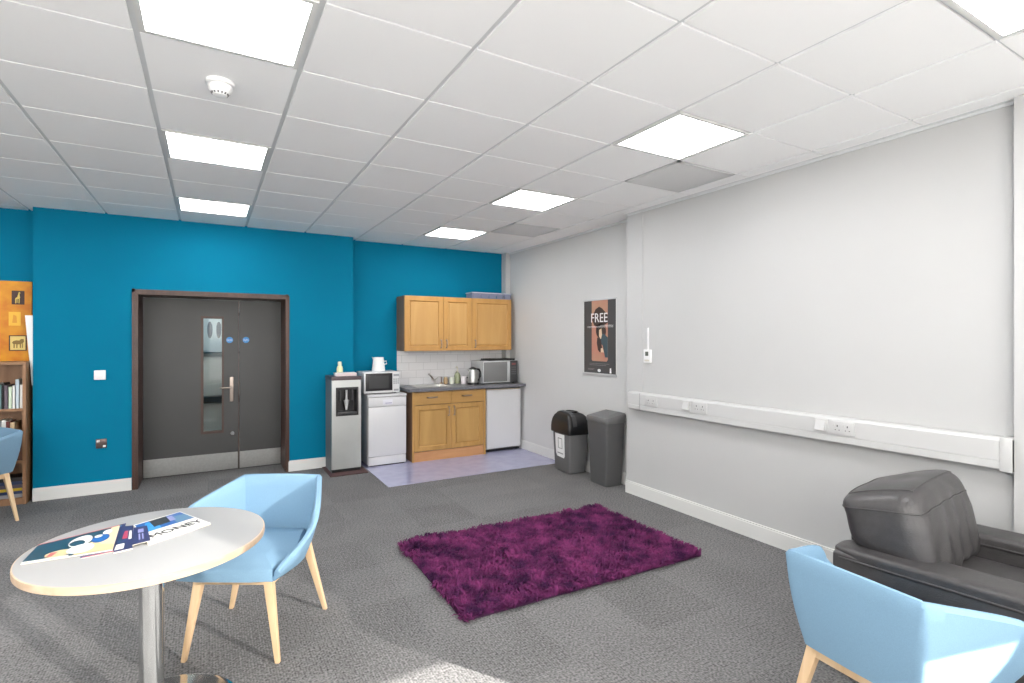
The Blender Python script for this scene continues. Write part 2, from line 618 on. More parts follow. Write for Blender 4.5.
obj('glazing_bead', bm, M['door_timber'], leaf, smooth=0)
bm = BM(); dbox(bm, GX[0], GX[1], DY + .018, DY + .024, GZ[0], GZ[1])
obj('glass_pane', bm, M['door_glass'], leaf)
bm = BM(); dbox(bm, .310, .318, DY - .004, DY + .05, .006, 1.96)
obj('edge_strip', bm, M['door_timber'], leaf, smooth=0)
bm = BM(); dbox(bm, -.598, .306, DY - .004, DY + .001, .012, .205)
obj('kick_plate', bm, M['steel'], leaf, smooth=0)
bm = BM()
dbox(bm, .222, .262, DY - .012, DY + .001, .79, 1.075, bev=.008, seg=3)
tube(bm, [(.242 - ox, DY - oy - .01, .955), (.242 - ox, DY - oy - .05, .955)], .01)
tube(bm, [(.25 - ox, DY - oy - .05, .955), (.12 - ox, DY - oy - .05, .952)], .009)
obj('handle', bm, M['handle'], leaf, label='dull metal lever handle on a long plate')
bm = BM()
lathe(bm, [(.0, -.02), (.02, -.02), (.026, -.01), (.026, .0)], 20)
for v in bm.verts:
    v.co = Vector((v.co.x + .25 - ox, v.co.z - .0 + (DY - oy), v.co.y + .425))
obj('lock', bm, M['chrome'], leaf)
def disc_sign(x, parent):
    bm = BM()
    lathe(bm, [(.035, 0), (.035, -.002), (0, -.002)], 28, mi=0)
    for v in bm.verts:
        v.co = Vector((v.co.x + x - ox, v.co.z + (DY - oy), v.co.y + 1.502))
    add_text(bm, 'Fire door', .0145, face_negy(x - ox, DY - oy - .0024, 1.509), 1)
    add_text(bm, 'keep shut', .0145, face_negy(x - ox, DY - oy - .0024, 1.494), 1)
    obj('fire_door_sign', bm, [M['blue_sign'], M['white_ink']], parent, label='round blue fire door notice')
disc_sign(.222, leaf)
bm = BM(); dbox(bm, .322, .768, DY, DY + .045, .006, 1.96)
leaf2 = obj('leaf', bm, M['door'], d1, smooth=0, label='narrow leaf without glass')
bm = BM(); dbox(bm, .326, .764, DY - .004, DY + .001, .012, .205)
obj('kick_plate', bm, M['steel'], leaf2, smooth=0)
disc_sign(.391, leaf2)

# corridor seen through the vision panel
M['corr'] = mat('corridor_paint', (205, 203, 200), .6)
bm = BM()
box(bm, -1.4, 1.6, 8.6, 8.7, 0, 2.6)
box(bm, -1.5, -1.4, 7.0, 8.7, 0, 2.6)
box(bm, 1.6, 1.7, 7.0, 8.7, 0, 2.6)
box(bm, -1.5, 1.7, 6.97, 8.7, -.1, 0)
box(bm, -1.5, 1.7, 7.0, 8.7, 2.6, 2.7)
struct('wall_corridor', bm, M['corr'], 'pale corridor seen through the door glass', smooth=0)
t = thing('corridor_light', 'lit corridor ceiling panel beyond the door glass', 'ceiling light', (.1, 7.7, 2.585))
bm = BM(); box(bm, -.3, .3, -.3, .3, 0, .014); obj('frame', bm, M['gloss_white'], t)
bm = BM(); box(bm, -.27, .27, -.27, .27, -.004, .004); obj('diffuser', bm, emit('corridor_lamp', (255, 252, 245), 22), t)
t = thing('notice_board', 'pale board with dark blue shapes in the corridor behind the door glass', 'board', (-.02, 8.58, 1.33))
bm = BM(); box(bm, -.5, .5, -.01, .01, 0, .62); obj('panel', bm, mat('pale_blue_board', (190, 204, 214), .5), t)
bm = BM()
for x in (-.17, -.06, .05, .16, .27):
    pts = [(x + .032 * math.cos(a), -.014, .31 + .12 * math.sin(a)) for a in [2 * PI * k / 16 for k in range(16)]]
    prism(bm, pts, (0, .006, 0))
obj_each('printed_shape', bm, mat('deep_blue_print', (18, 50, 78), .5), t)
bm = BM(); box(bm, -.5, .5, -.02, .012, -.022, 0); box(bm, -.5, .5, -.02, .012, .52, .56); obj_each('edge_strip', bm, mat('dark_teal_strip', (28, 62, 76), .5), t, smooth=0)
t = thing('corridor_shelf', 'dark shelf on the corridor wall behind the door glass', 'shelf', (-.02, 8.5, .62))
bm = BM(); box(bm, -.6, .6, -.09, .09, 0, .09); obj('board', bm, M['black'], t)
bm = BM(); box(bm, -.5, -.46, -.03, .09, -.14, 0); box(bm, .46, .5, -.03, .09, -.14, 0); obj_each('bracket', bm, M['black'], t)

# ================================================================ CEILING ITEMS
PLACE = {(-1, -1): 'large lit ceiling panel above the smoke detector, nearest on the left',
         (-1, 2): 'lit ceiling panel just beyond the smoke detector',
         (-1, 5): 'lit ceiling panel close to the teal wall above the double door',
         (3, -4): 'lit ceiling panel in the top right corner of the photo',
         (3, -1): 'lit ceiling panel beside the nearer grey ceiling vent',
         (3, 2): 'lit ceiling panel in the right-hand run, between the two grey vents',
         (3, 5): 'lit ceiling panel nearest the wall cupboards'}
def ceiling_light(kx, jy):
    hx, hy = GDX / 2 - .012, GDY / 2 - .01
    lab = PLACE.get((kx, jy), 'lit square ceiling panel outside the photo')
    t = thing('ceiling_light', lab, 'ceiling light', (GX0 + (kx + .5) * GDX, GY0 + (jy + .5) * GDY, CZ), 0, 'square lit ceiling panels')
    bm = BM()
    for a, b_, c, d in ((-hx, -hx + .022, -hy, hy), (hx - .022, hx, -hy, hy), (-hx + .022, hx - .022, -hy, -hy + .02), (-hx + .022, hx - .022, hy - .02, hy)):
        box(bm, a, b_, c, d, -.004, .0098)
    obj('frame', bm, M['gloss_white'], t, smooth=0)
    bm = BM(); box(bm, -hx + .022, hx - .022, -hy + .02, hy - .02, 0, .0055)
    obj('diffuser', bm, M['lamp'], t, smooth=0)
for kx, jy in LIGHTS:
    ceiling_light(kx, jy)
M['vent'] = mat('vent_grey', (206, 206, 207), .6)
for (kx, jy), lab in zip(VENTS, ('grey square ceiling vent nearer the camera', 'grey square ceiling vent nearer the kitchen')):
    hx, hy = GDX / 2 - .012, GDY / 2 - .01
    t = thing('ceiling_vent', lab, 'vent', (GX0 + (kx + .5) * GDX, GY0 + (jy + .5) * GDY, CZ), 0, 'grey vents set in the ceiling')
    bm = BM()
    for a, b_, c, d in ((-hx, -hx + .02, -hy, hy), (hx - .02, hx, -hy, hy), (-hx, hx, -hy, -hy + .02), (-hx, hx, hy - .02, hy)):
        box(bm, a, b_, c, d, -.003, .0098)
    obj('frame', bm, M['vent'], t, smooth=0)
    bm = BM()
    box(bm, -hx + .02, hx - .02, -hy + .02, hy - .02, .0035, .0098)
    n = 26
    for i in range(n):
        y = -hy + .03 + (2 * hy - .06) * i / (n - 1)
        box(bm, -hx + .02, hx - .02, y - .004, y + .004, -.002, .0035)
    obj('grille', bm, M['vent'], t, smooth=0)

t = thing('smoke_detector', 'round white smoke detector on the ceiling', 'smoke detector', (.052, 2.886, CZ))
bm = BM(); lathe(bm, [(.0, 0), (.062, 0), (.062, -.016), (.056, -.02), (0, -.02)], 32); obj('base', bm, M['plastic_white'], t)
bm = BM(); lathe(bm, [(.0, -.018), (.05, -.018), (.054, -.026), (.05, -.042), (.036, -.056), (.03, -.066), (.02, -.07), (0, -.07)], 32); obj('head', bm, M['plastic_white'], t)
bm = BM()
for k in range(14):
    a = 2 * PI * k / 14
    c_, s_ = math.cos(a), math.sin(a)
    r0 = .0395
    hexa(bm, [(r0 * c_ - .003 * s_, r0 * s_ + .003 * c_, -.056), (r0 * c_ + .003 * s_, r0 * s_ - .003 * c_, -.056), ((r0 - .006) * c_ + .003 * s_, (r0 - .006) * s_ - .003 * c_, -.064), ((r0 - .006) * c_ - .003 * s_, (r0 - .006) * s_ + .003 * c_, -.064)],
         [((r0 - .012) * c_ - .003 * s_, (r0 - .012) * s_ + .003 * c_, -.05), ((r0 - .012) * c_ + .003 * s_, (r0 - .012) * s_ - .003 * c_, -.05), ((r0 - .012) * c_ + .003 * s_, (r0 - .012) * s_ - .003 * c_, -.058), ((r0 - .012) * c_ - .003 * s_, (r0 - .012) * s_ + .003 * c_, -.058)])
obj('sensor_slots', bm, M['dark'], t, label='dark sensor slots')

# ================================================================ RIGHT WALL ITEMS
tx0 = 3.535
t = thing('cable_trunking', 'long white dado trunking along the big white wall', 'trunking', (XR, 2.5, .84))
bm = BM()
y0, y1 = 1.04 - 2.5, 3.86 - 2.5
prof = [(0, 0), (tx0 - XR + .008, 0), (tx0 - XR, .008), (tx0 - XR, .045), (tx0 - XR + .003, .047), (tx0 - XR, .05), (tx0 - XR, .150), (tx0 - XR + .006, .159), (tx0 - XR + .018, .166), (0, .166)]
prism(bm, [(p[0], y0, p[1]) for p in prof], (0, y1 - y0, 0))
obj('body', bm, M['trunk'], t, smooth=0)
bm = BM(); box(bm, tx0 - XR - .003, 0.0, y0, y0 + .05, -.004, .17, bev=.002); obj('end_cap', bm, M['trunk'], t)
bm = BM(); box(bm, tx0 - XR - .002, 0.0, 3.6 - 2.5 + .1, 3.6 - 2.5 + .104, .0, .16); obj('joint_cover', bm, M['grey_line'], t)

M['pin'] = mat('socket_pin_hole', (70, 70, 72), .5)
def socket(name, label, yc, zc, w, gang, group=None):
    """plate on the trunking, facing -X"""
    t = thing(name, label, 'socket', (tx0, yc, zc), 0, group)
    bm = BM(); box(bm, -.010, 0, -w / 2, w / 2, -.043, .043, bev=.004); obj('plate', bm, M['trunk'], t)
    if gang:
        bm = BM()
        for g in range(gang):
            y = (g - (gang - 1) / 2) * -.062
            box(bm, -.0115, -.009, y - .003, y + .003, .006, .018)
            box(bm, -.0115, -.009, y - .015, y - .009, -.016, -.011)
            box(bm, -.0115, -.009, y + .009, y + .015, -.016, -.011)
        obj_each('pin_hole', bm, M['pin'], t, smooth=0)
        bm = BM()
        for g in range(gang):
            y = (g - (gang - 1) / 2) * -.062
            box(bm, -.013, -.009, y + .017, y + .028, .008, .026, bev=.001)
        obj_each('rocker_switch', bm, M['trunk'], t)
    else:
        bm = BM()
        hexa(bm, [(-.03, -w / 2 + .012, -.03), (-.009, -w / 2 + .012, -.03), (-.009, w / 2 - .012, -.03), (-.03, w / 2 - .012, -.03)],
             [(-.012, -w / 2 + .012, .03), (-.009, -w / 2 + .012, .03), (-.009, w / 2 - .012, .03), (-.012, w / 2 - .012, .03)])
        obj('angled_outlet', bm, M['trunk'], t, smooth=0)
    return t
socket('double_socket', 'double socket at the far end of the trunking, below the thermostat', 3.548, .936, .146, 2, 'double sockets on the trunking')
socket('double_socket', 'middle double socket of the trunking, right of the thermostat', 2.995, .945, .146, 2, 'double sockets on the trunking')
socket('double_socket', 'nearest double socket on the trunking, with dark pin holes', 1.862, .942, .146, 2, 'double sockets on the trunking')
socket('data_outlet', 'white data outlet beside the middle double socket', 3.136, .947, .086, 0, 'data outlets on the trunking')
socket('data_outlet', 'white data outlet beside the nearest double socket', 2.0, .945, .086, 0, 'data outlets on the trunking')

t = thing('thermostat', 'small white thermostat with dark window on the big white wall', 'thermostat', (XR + .008, 3.66, 1.36))
bm = BM(); box(bm, -.022, 0, -.045, .045, -.07, .055, bev=.005); obj('casing', bm, M['plastic_white'], t)
bm = BM(); box(bm, -.024, -.02, -.02, .02, -.005, .035, bev=.001); obj('display', bm, mat('grey_green_display', (88, 92, 84), .3), t)
bm = BM(); box(bm, -.0235, -.02, -.03, .03, -.056, -.04); obj('name_strip', bm, mat('cream_strip', (206, 200, 188), .5), t)
bm = BM(); box(bm, -.012, 0, -.008, .008, .05, .26, bev=.002); obj('conduit', bm, M['plastic_white'], t)

# poster --------------------------------------------------------------
PX = XF
pc, pz, pw, ph = 4.57, 1.112, .54, .85
t = thing('poster', 'dark poster headed FREE on the white wall above the bins', 'poster', (PX, pc, pz))
M['p_dark'] = mat('poster_charcoal', (72, 71, 72), .4)
M['p_tan'] = mat('poster_tan', (182, 146, 120), .4, rgb2=(184, 126, 110), scale=5)
M['p_hair'] = mat('poster_dark_brown', (64, 50, 46), .4)  # dark brown print of the hair and figure
M['p_cloth'] = mat('poster_slate', (66, 84, 92), .4)
M['p_skin'] = mat('poster_bone', (214, 190, 160), .4)
bm = BM(); box(bm, -.008, 0, -pw / 2, pw / 2, .012, ph - .012); obj('sheet', bm, M['p_dark'], t, smooth=0)
bm = BM(); box(bm, -.016, 0, -pw / 2 - .012, pw / 2 + .012, ph - .02, ph, bev=.003); obj('top_rail', bm, M['silver'], t)
bm = BM(); box(bm, -.018, 0, -pw / 2 - .012, pw / 2 + .012, 0, .022, bev=.003); obj('bottom_rail', bm, M['silver'], t)
bm = BM(); box(bm, -.004, 0, pw / 2, pw / 2 + .012, .02, ph - .02); box(bm, -.004, 0, -pw / 2 - .012, -pw / 2, .02, ph - .02); obj_each('side_margin', bm, M['gloss_white'], t, smooth=0)
bm = BM()
def flat(bm, pts, x, mi=0, d=.0006):      # pts as (across left->right, up); facing -X the left is +Y
    prism(bm, [(x, -a, z) for a, z in pts], (d, 0, 0), mi)
def ell(a, z, ra, rz, n=20, rot=0.0):
    return [(a + ra * math.cos(k) * math.cos(rot) - rz * math.sin(k) * math.sin(rot), z + ra * math.cos(k) * math.sin(rot) + rz * math.sin(k) * math.cos(rot)) for k in [2 * PI * i / n for i in range(n)]]
xs = -.0088
flat(bm, [(-.13, ph - .02), (.145, ph - .02), (.145, .175), (.125, .155), (-.115, .155), (-.13, .17)], xs, 0)
flat(bm, [(-.13, .62), (-.11, .67), (-.06, .735), (.0, .76), (.05, .74), (.11, .69), (.145, .66), (.145, .58), (.08, .55), (.0, .53), (-.08, .55)], xs - .0006, 1)
flat(bm, ell(.03, .49, .085, .09, 20, .5), xs - .0006, 1)
flat(bm, [(.0, .44), (.08, .46), (.145, .42), (.145, .20), (.10, .20), (.06, .33), (.02, .36)], xs - .0012, 2)
flat(bm, [(-.03, .42), (.03, .40), (.05, .30), (.02, .25), (-.02, .28), (-.04, .36)], xs - .0016, 1)
flat(bm, [(.0, .50), (.04, .52), (.05, .45), (.03, .40), (.0, .43)], xs - .0018, 3)
flat(bm, [(.03, .30), (.06, .30), (.085, .255), (.03, .255)], xs - .0018, 3)
obj('picture', bm, [M['p_tan'], M['p_hair'], M['p_cloth'], M['p_skin']], t, smooth=0)
bm = BM()
add_text(bm, 'FREE', .145, face_negx(-.0112, .0, .632) , 0, sx=.98)
# illegible small line and footer as short strokes, plus two small emblems
rng = random.Random(3)
a = -.2
while a < .235:
    w = rng.uniform(.007, .013); h = .028 if a > .02 else .017
    z0 = .528
    flat(bm, [(a, z0), (a + w * .4, z0), (a + w * .4, z0 + h), (a, z0 + h)], -.0112)
    if rng.random() < .6:
        flat(bm, [(a, z0 + h * .8), (a + w, z0 + h * .8), (a + w, z0 + h), (a, z0 + h)], -.0112)
    a += w + .006
obj('lettering', bm, M['white_ink'], t, smooth=0)
bm = BM(); flat(bm, ell(0, .052, .028, .017), -.0095); obj('emblem', bm, M['white_ink'], t, smooth=0, label='small oval emblem at the foot')
bm = BM(); flat(bm, [(.175, .03), (.205, .03), (.2, .085), (.18, .085)], -.0095); obj('emblem', bm, M['white_ink'], t, smooth=0, label='small upright emblem at the foot')
bm = BM()
for z, a0, a1 in ((.125, -.17, .17), (.108, -.17, .12), (.065, -.2, -.08), (.055, -.2, -.1)):
    flat(bm, [(a0, z), (a1, z), (a1, z + .005), (a0, z + .005)], -.0092)
obj('small_print', bm, mat('grey_print', (130, 124, 124), .5), t, smooth=0)

# =============================================================== TEAL WALL ITEMS
t = thing('light_switch', 'white light switch on the teal wall left of the door', 'light switch', (-.912, YB, 1.161))
bm = BM(); box(bm, -.046, .046, -.009, 0, -.046, .046, bev=.004); obj('plate', bm, M['plastic_white'], t)
bm = BM(); box(bm, -.012, .012, -.014, -.008, -.018, .018, bev=.002); obj('rocker', bm, M['plastic_white'], t)
t = thing('wall_socket', 'small metal socket low on the teal wall left of the door', 'socket', (-.90, YB, .488))
bm = BM(); box(bm, -.043, .043, -.009, 0, -.045, .045, bev=.004); obj('plate', bm, mat('dark_bronze_plate', (96, 82, 80), .3, .7), t)
bm = BM(); box(bm, -.036, -.012, -.013, -.008, .014, .036, bev=.002); box(bm, .012, .036, -.013, -.008, -.036, -.016, bev=.002); obj_each('rocker_switch', bm, M['plastic_white'], t)

# ==================================================================== KITCHEN
def bar_handle(bm, x, y, z, L, horiz):
    r = .0085
    if horiz:
        tube(bm, [(x - L / 2, y, z), (x - L / 2 + .008, y - .024, z), (x, y - .03, z), (x + L / 2 - .008, y - .024, z), (x + L / 2, y, z)], r, 8)
    else:
        tube(bm, [(x, y, z - L / 2), (x, y - .024, z - L / 2 + .008), (x, y - .03, z), (x, y - .024, z + L / 2 - .008), (x, y, z + L / 2)], r, 8)

def shaker_door(name, parent, x0, x1, z0, z1, yf, mats, handle=None, st=.07, label=None):
    """frame-and-panel door, front face at yf: stiles and rails, a chamfer down to a groove, then the field panel"""
    bm = BM()
    th = .022
    def ring(ix, y):
        return [(x0 + ix, y, z0 + ix), (x1 - ix, y, z0 + ix), (x1 - ix, y, z1 - ix), (x0 + ix, y, z1 - ix)]
    steps = [(0, yf + th, 0), (0, yf + .003, 0), (.003, yf, 0), (st - .010, yf, 0), (st - .003, yf + .010, 0), (st + .002, yf + .013, 0), (st + .007, yf + .013, 1), (st + .012, yf + .007, 1)]
    prev = None
    for ix, y, mi in steps:
        cur = [bm.verts.new(p) for p in ring(ix, y)]
        if prev:
            for k in range(4):
                bm.faces.new((prev[k], prev[(k + 1) % 4], cur[(k + 1) % 4], cur[k])).material_index = mi
        else:
            bm.faces.new(cur[::-1])
        prev = cur
    bm.faces.new(prev).material_index = 1
    d = obj(name, bm, mats, parent, smooth=0, label=label)
    if handle:
        bm = BM(); bar_handle(bm, handle[0], yf, handle[1], handle[2], False)
        obj('handle', bm, M['handle'], d)
    return d

# splashback
bm = BM(); box(bm, 2.14, 3.70, YK - .008, YK, .905, 1.37)
struct('trim_3', bm, M['splash'], 'pale tiled splashback above the worktop')

# wall cupboards
WY = 6.38
def wall_unit(label, x0, x1, doors):
    t = thing('wall_cupboard', label, 'cupboard', ((x0 + x1) / 2, YK - .16, 1.36), 0, 'wall cupboards')
    cx, cy = (x0 + x1) / 2, YK - .16
    bm = BM()
    w = (x1 - x0) / 2
    box(bm, -w, -w + .018, WY + .021 - cy, .158, 0, .70)
    box(bm, w - .018, w, WY + .021 - cy, .158, 0, .70)
    box(bm, -w + .018, w - .018, WY + .021 - cy, .158, 0, .018)
    box(bm, -w + .018, w - .018, WY + .021 - cy, .158, .682, .70)
    box(bm, -w + .018, w - .018, .15, .158, .018, .682)
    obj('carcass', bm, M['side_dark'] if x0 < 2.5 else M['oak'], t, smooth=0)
    for a, b_, hx in doors:
        shaker_door('door', t, a - cx + .0015, b_ - cx - .0015, 0, .70, WY - cy, [M['oak'], M['oak_panel']], (hx - cx, .09, .1))
    return t
wall_unit('two-door oak wall cupboard on the left of the run', 2.136, 3.070, [(2.136, 2.661, 2.625), (2.661, 3.070, 2.70)])
wall_unit('single-door oak wall cupboard in the corner under the grey basket', 3.072, 3.683, [(3.072, 3.683, 3.115)])

# basket on the cupboards
t = thing('storage_basket', 'shallow blue-grey slotted basket on top of the corner wall cupboard', 'basket', (3.39, 6.50, 2.061))
M['basket'] = mat('blue_grey_plastic', (122, 128, 152), .4)
bm = BM()
bx, by = .30, .09
box(bm, -bx, bx, -by, by, 0, .01)
for s in (-1, 1):
    box(bm, -bx, bx, s * by - .004, s * by + .004, .06, .075)
    box(bm, s * bx - .004, s * bx + .004, -by, by, .01, .075)
    for k in range(5):
        x = -bx + .06 + k * (2 * bx - .12) / 4
        box(bm, x - .043, x + .043, s * by - .003, s * by + .003, .008, .062)
obj('body', bm, M['basket'], t, smooth=0)
bm = BM()
for s in (-1, 1):
    box(bm, -bx - .01, bx + .01, s * (by + .004) - .006, s * (by + .004) + .006, .073, .085)
    box(bm, s * (bx + .004) - .006, s * (bx + .004) + .006, -by - .01, by + .01, .073, .085)
obj('rim', bm, mat('pale_rim', (186, 192, 206), .4), t, smooth=0)

# base cabinet
CY0 = 6.16
t = thing('base_cabinet', 'oak sink cabinet with two drawers and two doors', 'cabinet', (2.665, 6.40, .004))
cx, cy = 2.665, 6.40
bm = BM()
box(bm, 2.165 - cx, 2.185 - cx, CY0 - cy, .27, 0, .862)
box(bm, 3.135 - cx, 3.160 - cx, CY0 - cy, .27, 0, .862)
box(bm, 2.185 - cx, 3.135 - cx, .255, .27, .1, .862)
box(bm, 2.185 - cx, 3.135 - cx, CY0 - cy + .025, .255, .12, .138)
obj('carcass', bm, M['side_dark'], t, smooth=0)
bm = BM()
box(bm, 2.162 - cx, 2.184 - cx, CY0 - cy - .004, CY0 - cy + .012, 0, .862)
box(bm, 3.136 - cx, 3.162 - cx, CY0 - cy - .004, CY0 - cy + .012, 0, .862)
obj_each('front_edge', bm, M['oak_lo'], t, smooth=0)
bm = BM(); box(bm, 2.186 - cx, 3.134 - cx, CY0 - cy + .004, CY0 - cy + .02, 0, .118); obj('plinth', bm, M['plinth'], t, smooth=0)
sp = 2.672
shaker_door('door', t, 2.186 - cx, sp - .0015 - cx, .124, .690, CY0 - cy, [M['oak_lo'], M['oak_lo_panel']], (sp - .035 - cx, .60, .11), st=.065)
shaker_door('door', t, sp + .0015 - cx, 3.134 - cx, .124, .690, CY0 - cy, [M['oak_lo'], M['oak_lo_panel']], (sp + .04 - cx, .60, .11), st=.065)
for a, b_ in ((2.186, sp - .0015), (sp + .0015, 3.134)):
    bm = BM(); box(bm, a - cx, b_ - cx, CY0 - cy, CY0 - cy + .02, .697, .852, bev=.002)
    box(bm, a - cx + .02, b_ - cx - .02, CY0 - cy + .02, .2, .71, .84)
    d = obj('drawer', bm, M['oak_lo_h'], t, smooth=0)
    bm = BM(); bar_handle(bm, (a + b_) / 2 - cx - .01, CY0 - cy, .785, .13, True); obj('handle', bm, M['handle'], d)

# worktop with a hole for the sink
SX0, SX1, SY0, SY1 = 2.28, 2.70, 6.28, 6.60
bm = BM()
WX0, WX1, WYF = 2.105, 3.76, 6.12
box(bm, WX0, SX0, WYF, YK - .009, .868, .905)
box(bm, SX1, 3.70, WYF, YK - .009, .868, .905)
box(bm, 3.70, WX1, WYF, YK - .125, .868, .905)
box(bm, SX0, SX1, WYF, SY0, .868, .905)
box(bm, SX0, SX1, SY1, YK - .009, .868, .905)
o = obj('worktop', bm, M['worktop'], None, smooth=0)
tag(o, 'dark grey worktop over the sink cabinet and the small fridge', 'worktop')
t = thing('sink', 'steel sink set into the grey worktop', 'sink', ((SX0 + SX1) / 2, (SY0 + SY1) / 2, .905))
bm = BM()
hx, hy = (SX1 - SX0) / 2 - .002, (SY1 - SY0) / 2 - .002
r1 = [(-hx - .02, -hy - .02), (hx + .02, -hy - .02), (hx + .02, hy + .02), (-hx - .02, hy + .02)]
r2 = [(-hx, -hy), (hx, -hy), (hx, hy), (-hx, hy)]
loops = [[(x, y, .0005) for x, y in r1], [(x, y, .005) for x, y in r1], [(x, y, .005) for x, y in r2], [(x * .9, y * .9, -.14) for x, y in r2]]
prev = None
for lp in loops:
    cur = [bm.verts.new(p) for p in lp]
    if prev:
        for i in range(4):
            bm.faces.new((prev[i], prev[(i + 1) % 4], cur[(i + 1) % 4], cur[i]))
    prev = cur
bm.faces.new(prev)
obj('bowl', bm, M['steel'], t, smooth=0)
bm = BM(); lathe(bm, [(.0, -.137), (.03, -.137), (.03, -.134), (0, -.134)], 20); obj('drain', bm, M['chrome'], t)
t = thing('tap', 'chrome tap with slanting spout behind the sink', 'tap', (2.655, 6.655, .905))
bm = BM(); lathe(bm, [(.022, 0), (.022, .008), (.014, .012), (.014, .06), (.0, .064)], 16); obj('body', bm, M['steel'], t)
bm = BM(); tube(bm, [(0, 0, .03), (-.05, -.03, .085), (-.105, -.065, .145), (-.115, -.07, .145), (-.12, -.073, .13)], .009, 10); obj('spout', bm, M['steel'], t)
bm = BM(); tube(bm, [(0, 0, .06), (.035, -.005, .085)], .006, 8); obj_each('lever', bm, M['steel'], t)

# small things on the worktop
def little(name, label, cat, x, y, parts):
    t = thing(name, label, cat, (x, y, .905))
    for pn, prof, m in parts:
        bm = BM(); lathe(bm, prof, 24); obj(pn, bm, m, t)
    return t
amber = mat('amber_glass', (168, 140, 104), .2)
t = thing('dish_brush', 'upright brown dish brush beside the tap', 'brush', (2.72, 6.60, .905))
bm = BM(); lathe(bm, [(.0, 0), (.018, 0), (.02, .012), (.016, .024), (0, .026)], 16); obj('bristle_head', bm, mat('tan_bristle', (170, 150, 126), .8), t)
bm = BM(); tube(bm, [(0, 0, .02), (0, .0, .10)], .006, 8); obj('handle', bm, mat('brown_handle', (112, 84, 76), .5), t)
little('glass_jar', 'small tan jar beside the dish brush', 'jar', 2.785, 6.60, [('body', [(0, 0), (.026, 0), (.028, .01), (.028, .07), (.022, .08), (0, .08)], amber), ('lid', [(0, .08), (.024, .08), (.024, .095), (0, .095)], mat('tan_lid', (186, 166, 136), .5))])
little('sponge_cup', 'short white cup between the tan jar and the green bottle', 'cup', 2.862, 6.58, [('body', [(0, 0), (.03, 0), (.038, .09), (.034, .09), (.028, .006), (0, .006)], mat('pale_cream_ceramic', (226, 228, 214), .3))])
t = little('soap_bottle', 'tall olive-green soap bottle with a cream pump behind the mug', 'bottle', 2.965, 6.62, [('body', [(0, 0), (.04, 0), (.042, .01), (.042, .11), (.028, .14), (.014, .15), (0, .15)], mat('olive_liquid', (160, 166, 136), .2)), ('collar', [(0, .15), (.016, .15), (.016, .172), (0, .172)], mat('cream_pump', (218, 214, 196), .4))])
bm = BM(); tube(bm, [(0, 0, .17), (0, 0, .225), (-.02, -.02, .228), (-.034, -.034, .22)], .008, 8); obj('pump', bm, mat('cream_pump_head', (218, 214, 196), .4), t)
t = little('mug', 'white mug with a dark handle beside the kettle', 'mug', 3.005, 6.50, [('body', [(0, 0), (.036, 0), (.04, .008), (.04, .105), (.036, .105), (.034, .01), (0, .01)], mat('white_ceramic', (232, 226, 228), .25))])
bm = BM(); tube(bm, [(.036, 0, .085), (.062, 0, .083), (.07, 0, .055), (.062, 0, .028), (.036, 0, .024)], .008, 8); obj('handle', bm, mat('dark_glaze', (66, 68, 82), .3), t)

# kettle
t = thing('kettle', 'steel kettle with black base and handle beside the silver microwave', 'kettle', (3.075, 6.36, .905))
bm = BM(); lathe(bm, [(0, 0), (.078, 0), (.08, .01), (.075, .028), (0, .028)], 28); obj('base', bm, M['black'], t)
bm = BM(); lathe(bm, [(0, .028), (.07, .028), (.072, .04), (.062, .13), (.05, .20), (0, .20)], 28); obj('body', bm, M['steel'], t)
bm = BM(); lathe(bm, [(0, .2), (.051, .2), (.048, .218), (.02, .232), (0, .235)], 28); obj('lid', bm, M['black'], t)
bm = BM(); tube(bm, [(.045, 0, .205), (.09, 0, .2), (.112, 0, .16), (.108, 0, .10), (.085, 0, .055), (.066, 0, .05)], .013, 10); obj('handle', bm, M['black'], t)
bm = BM(); hexa(bm, [(-.045, -.02, .17), (-.045, .02, .17), (-.05, .012, .15), (-.05, -.012, .15)], [(-.085, -.012, .205), (-.085, .012, .205), (-.05, .016, .2), (-.05, -.016, .2)]); obj('spout', bm, M['steel'], t)

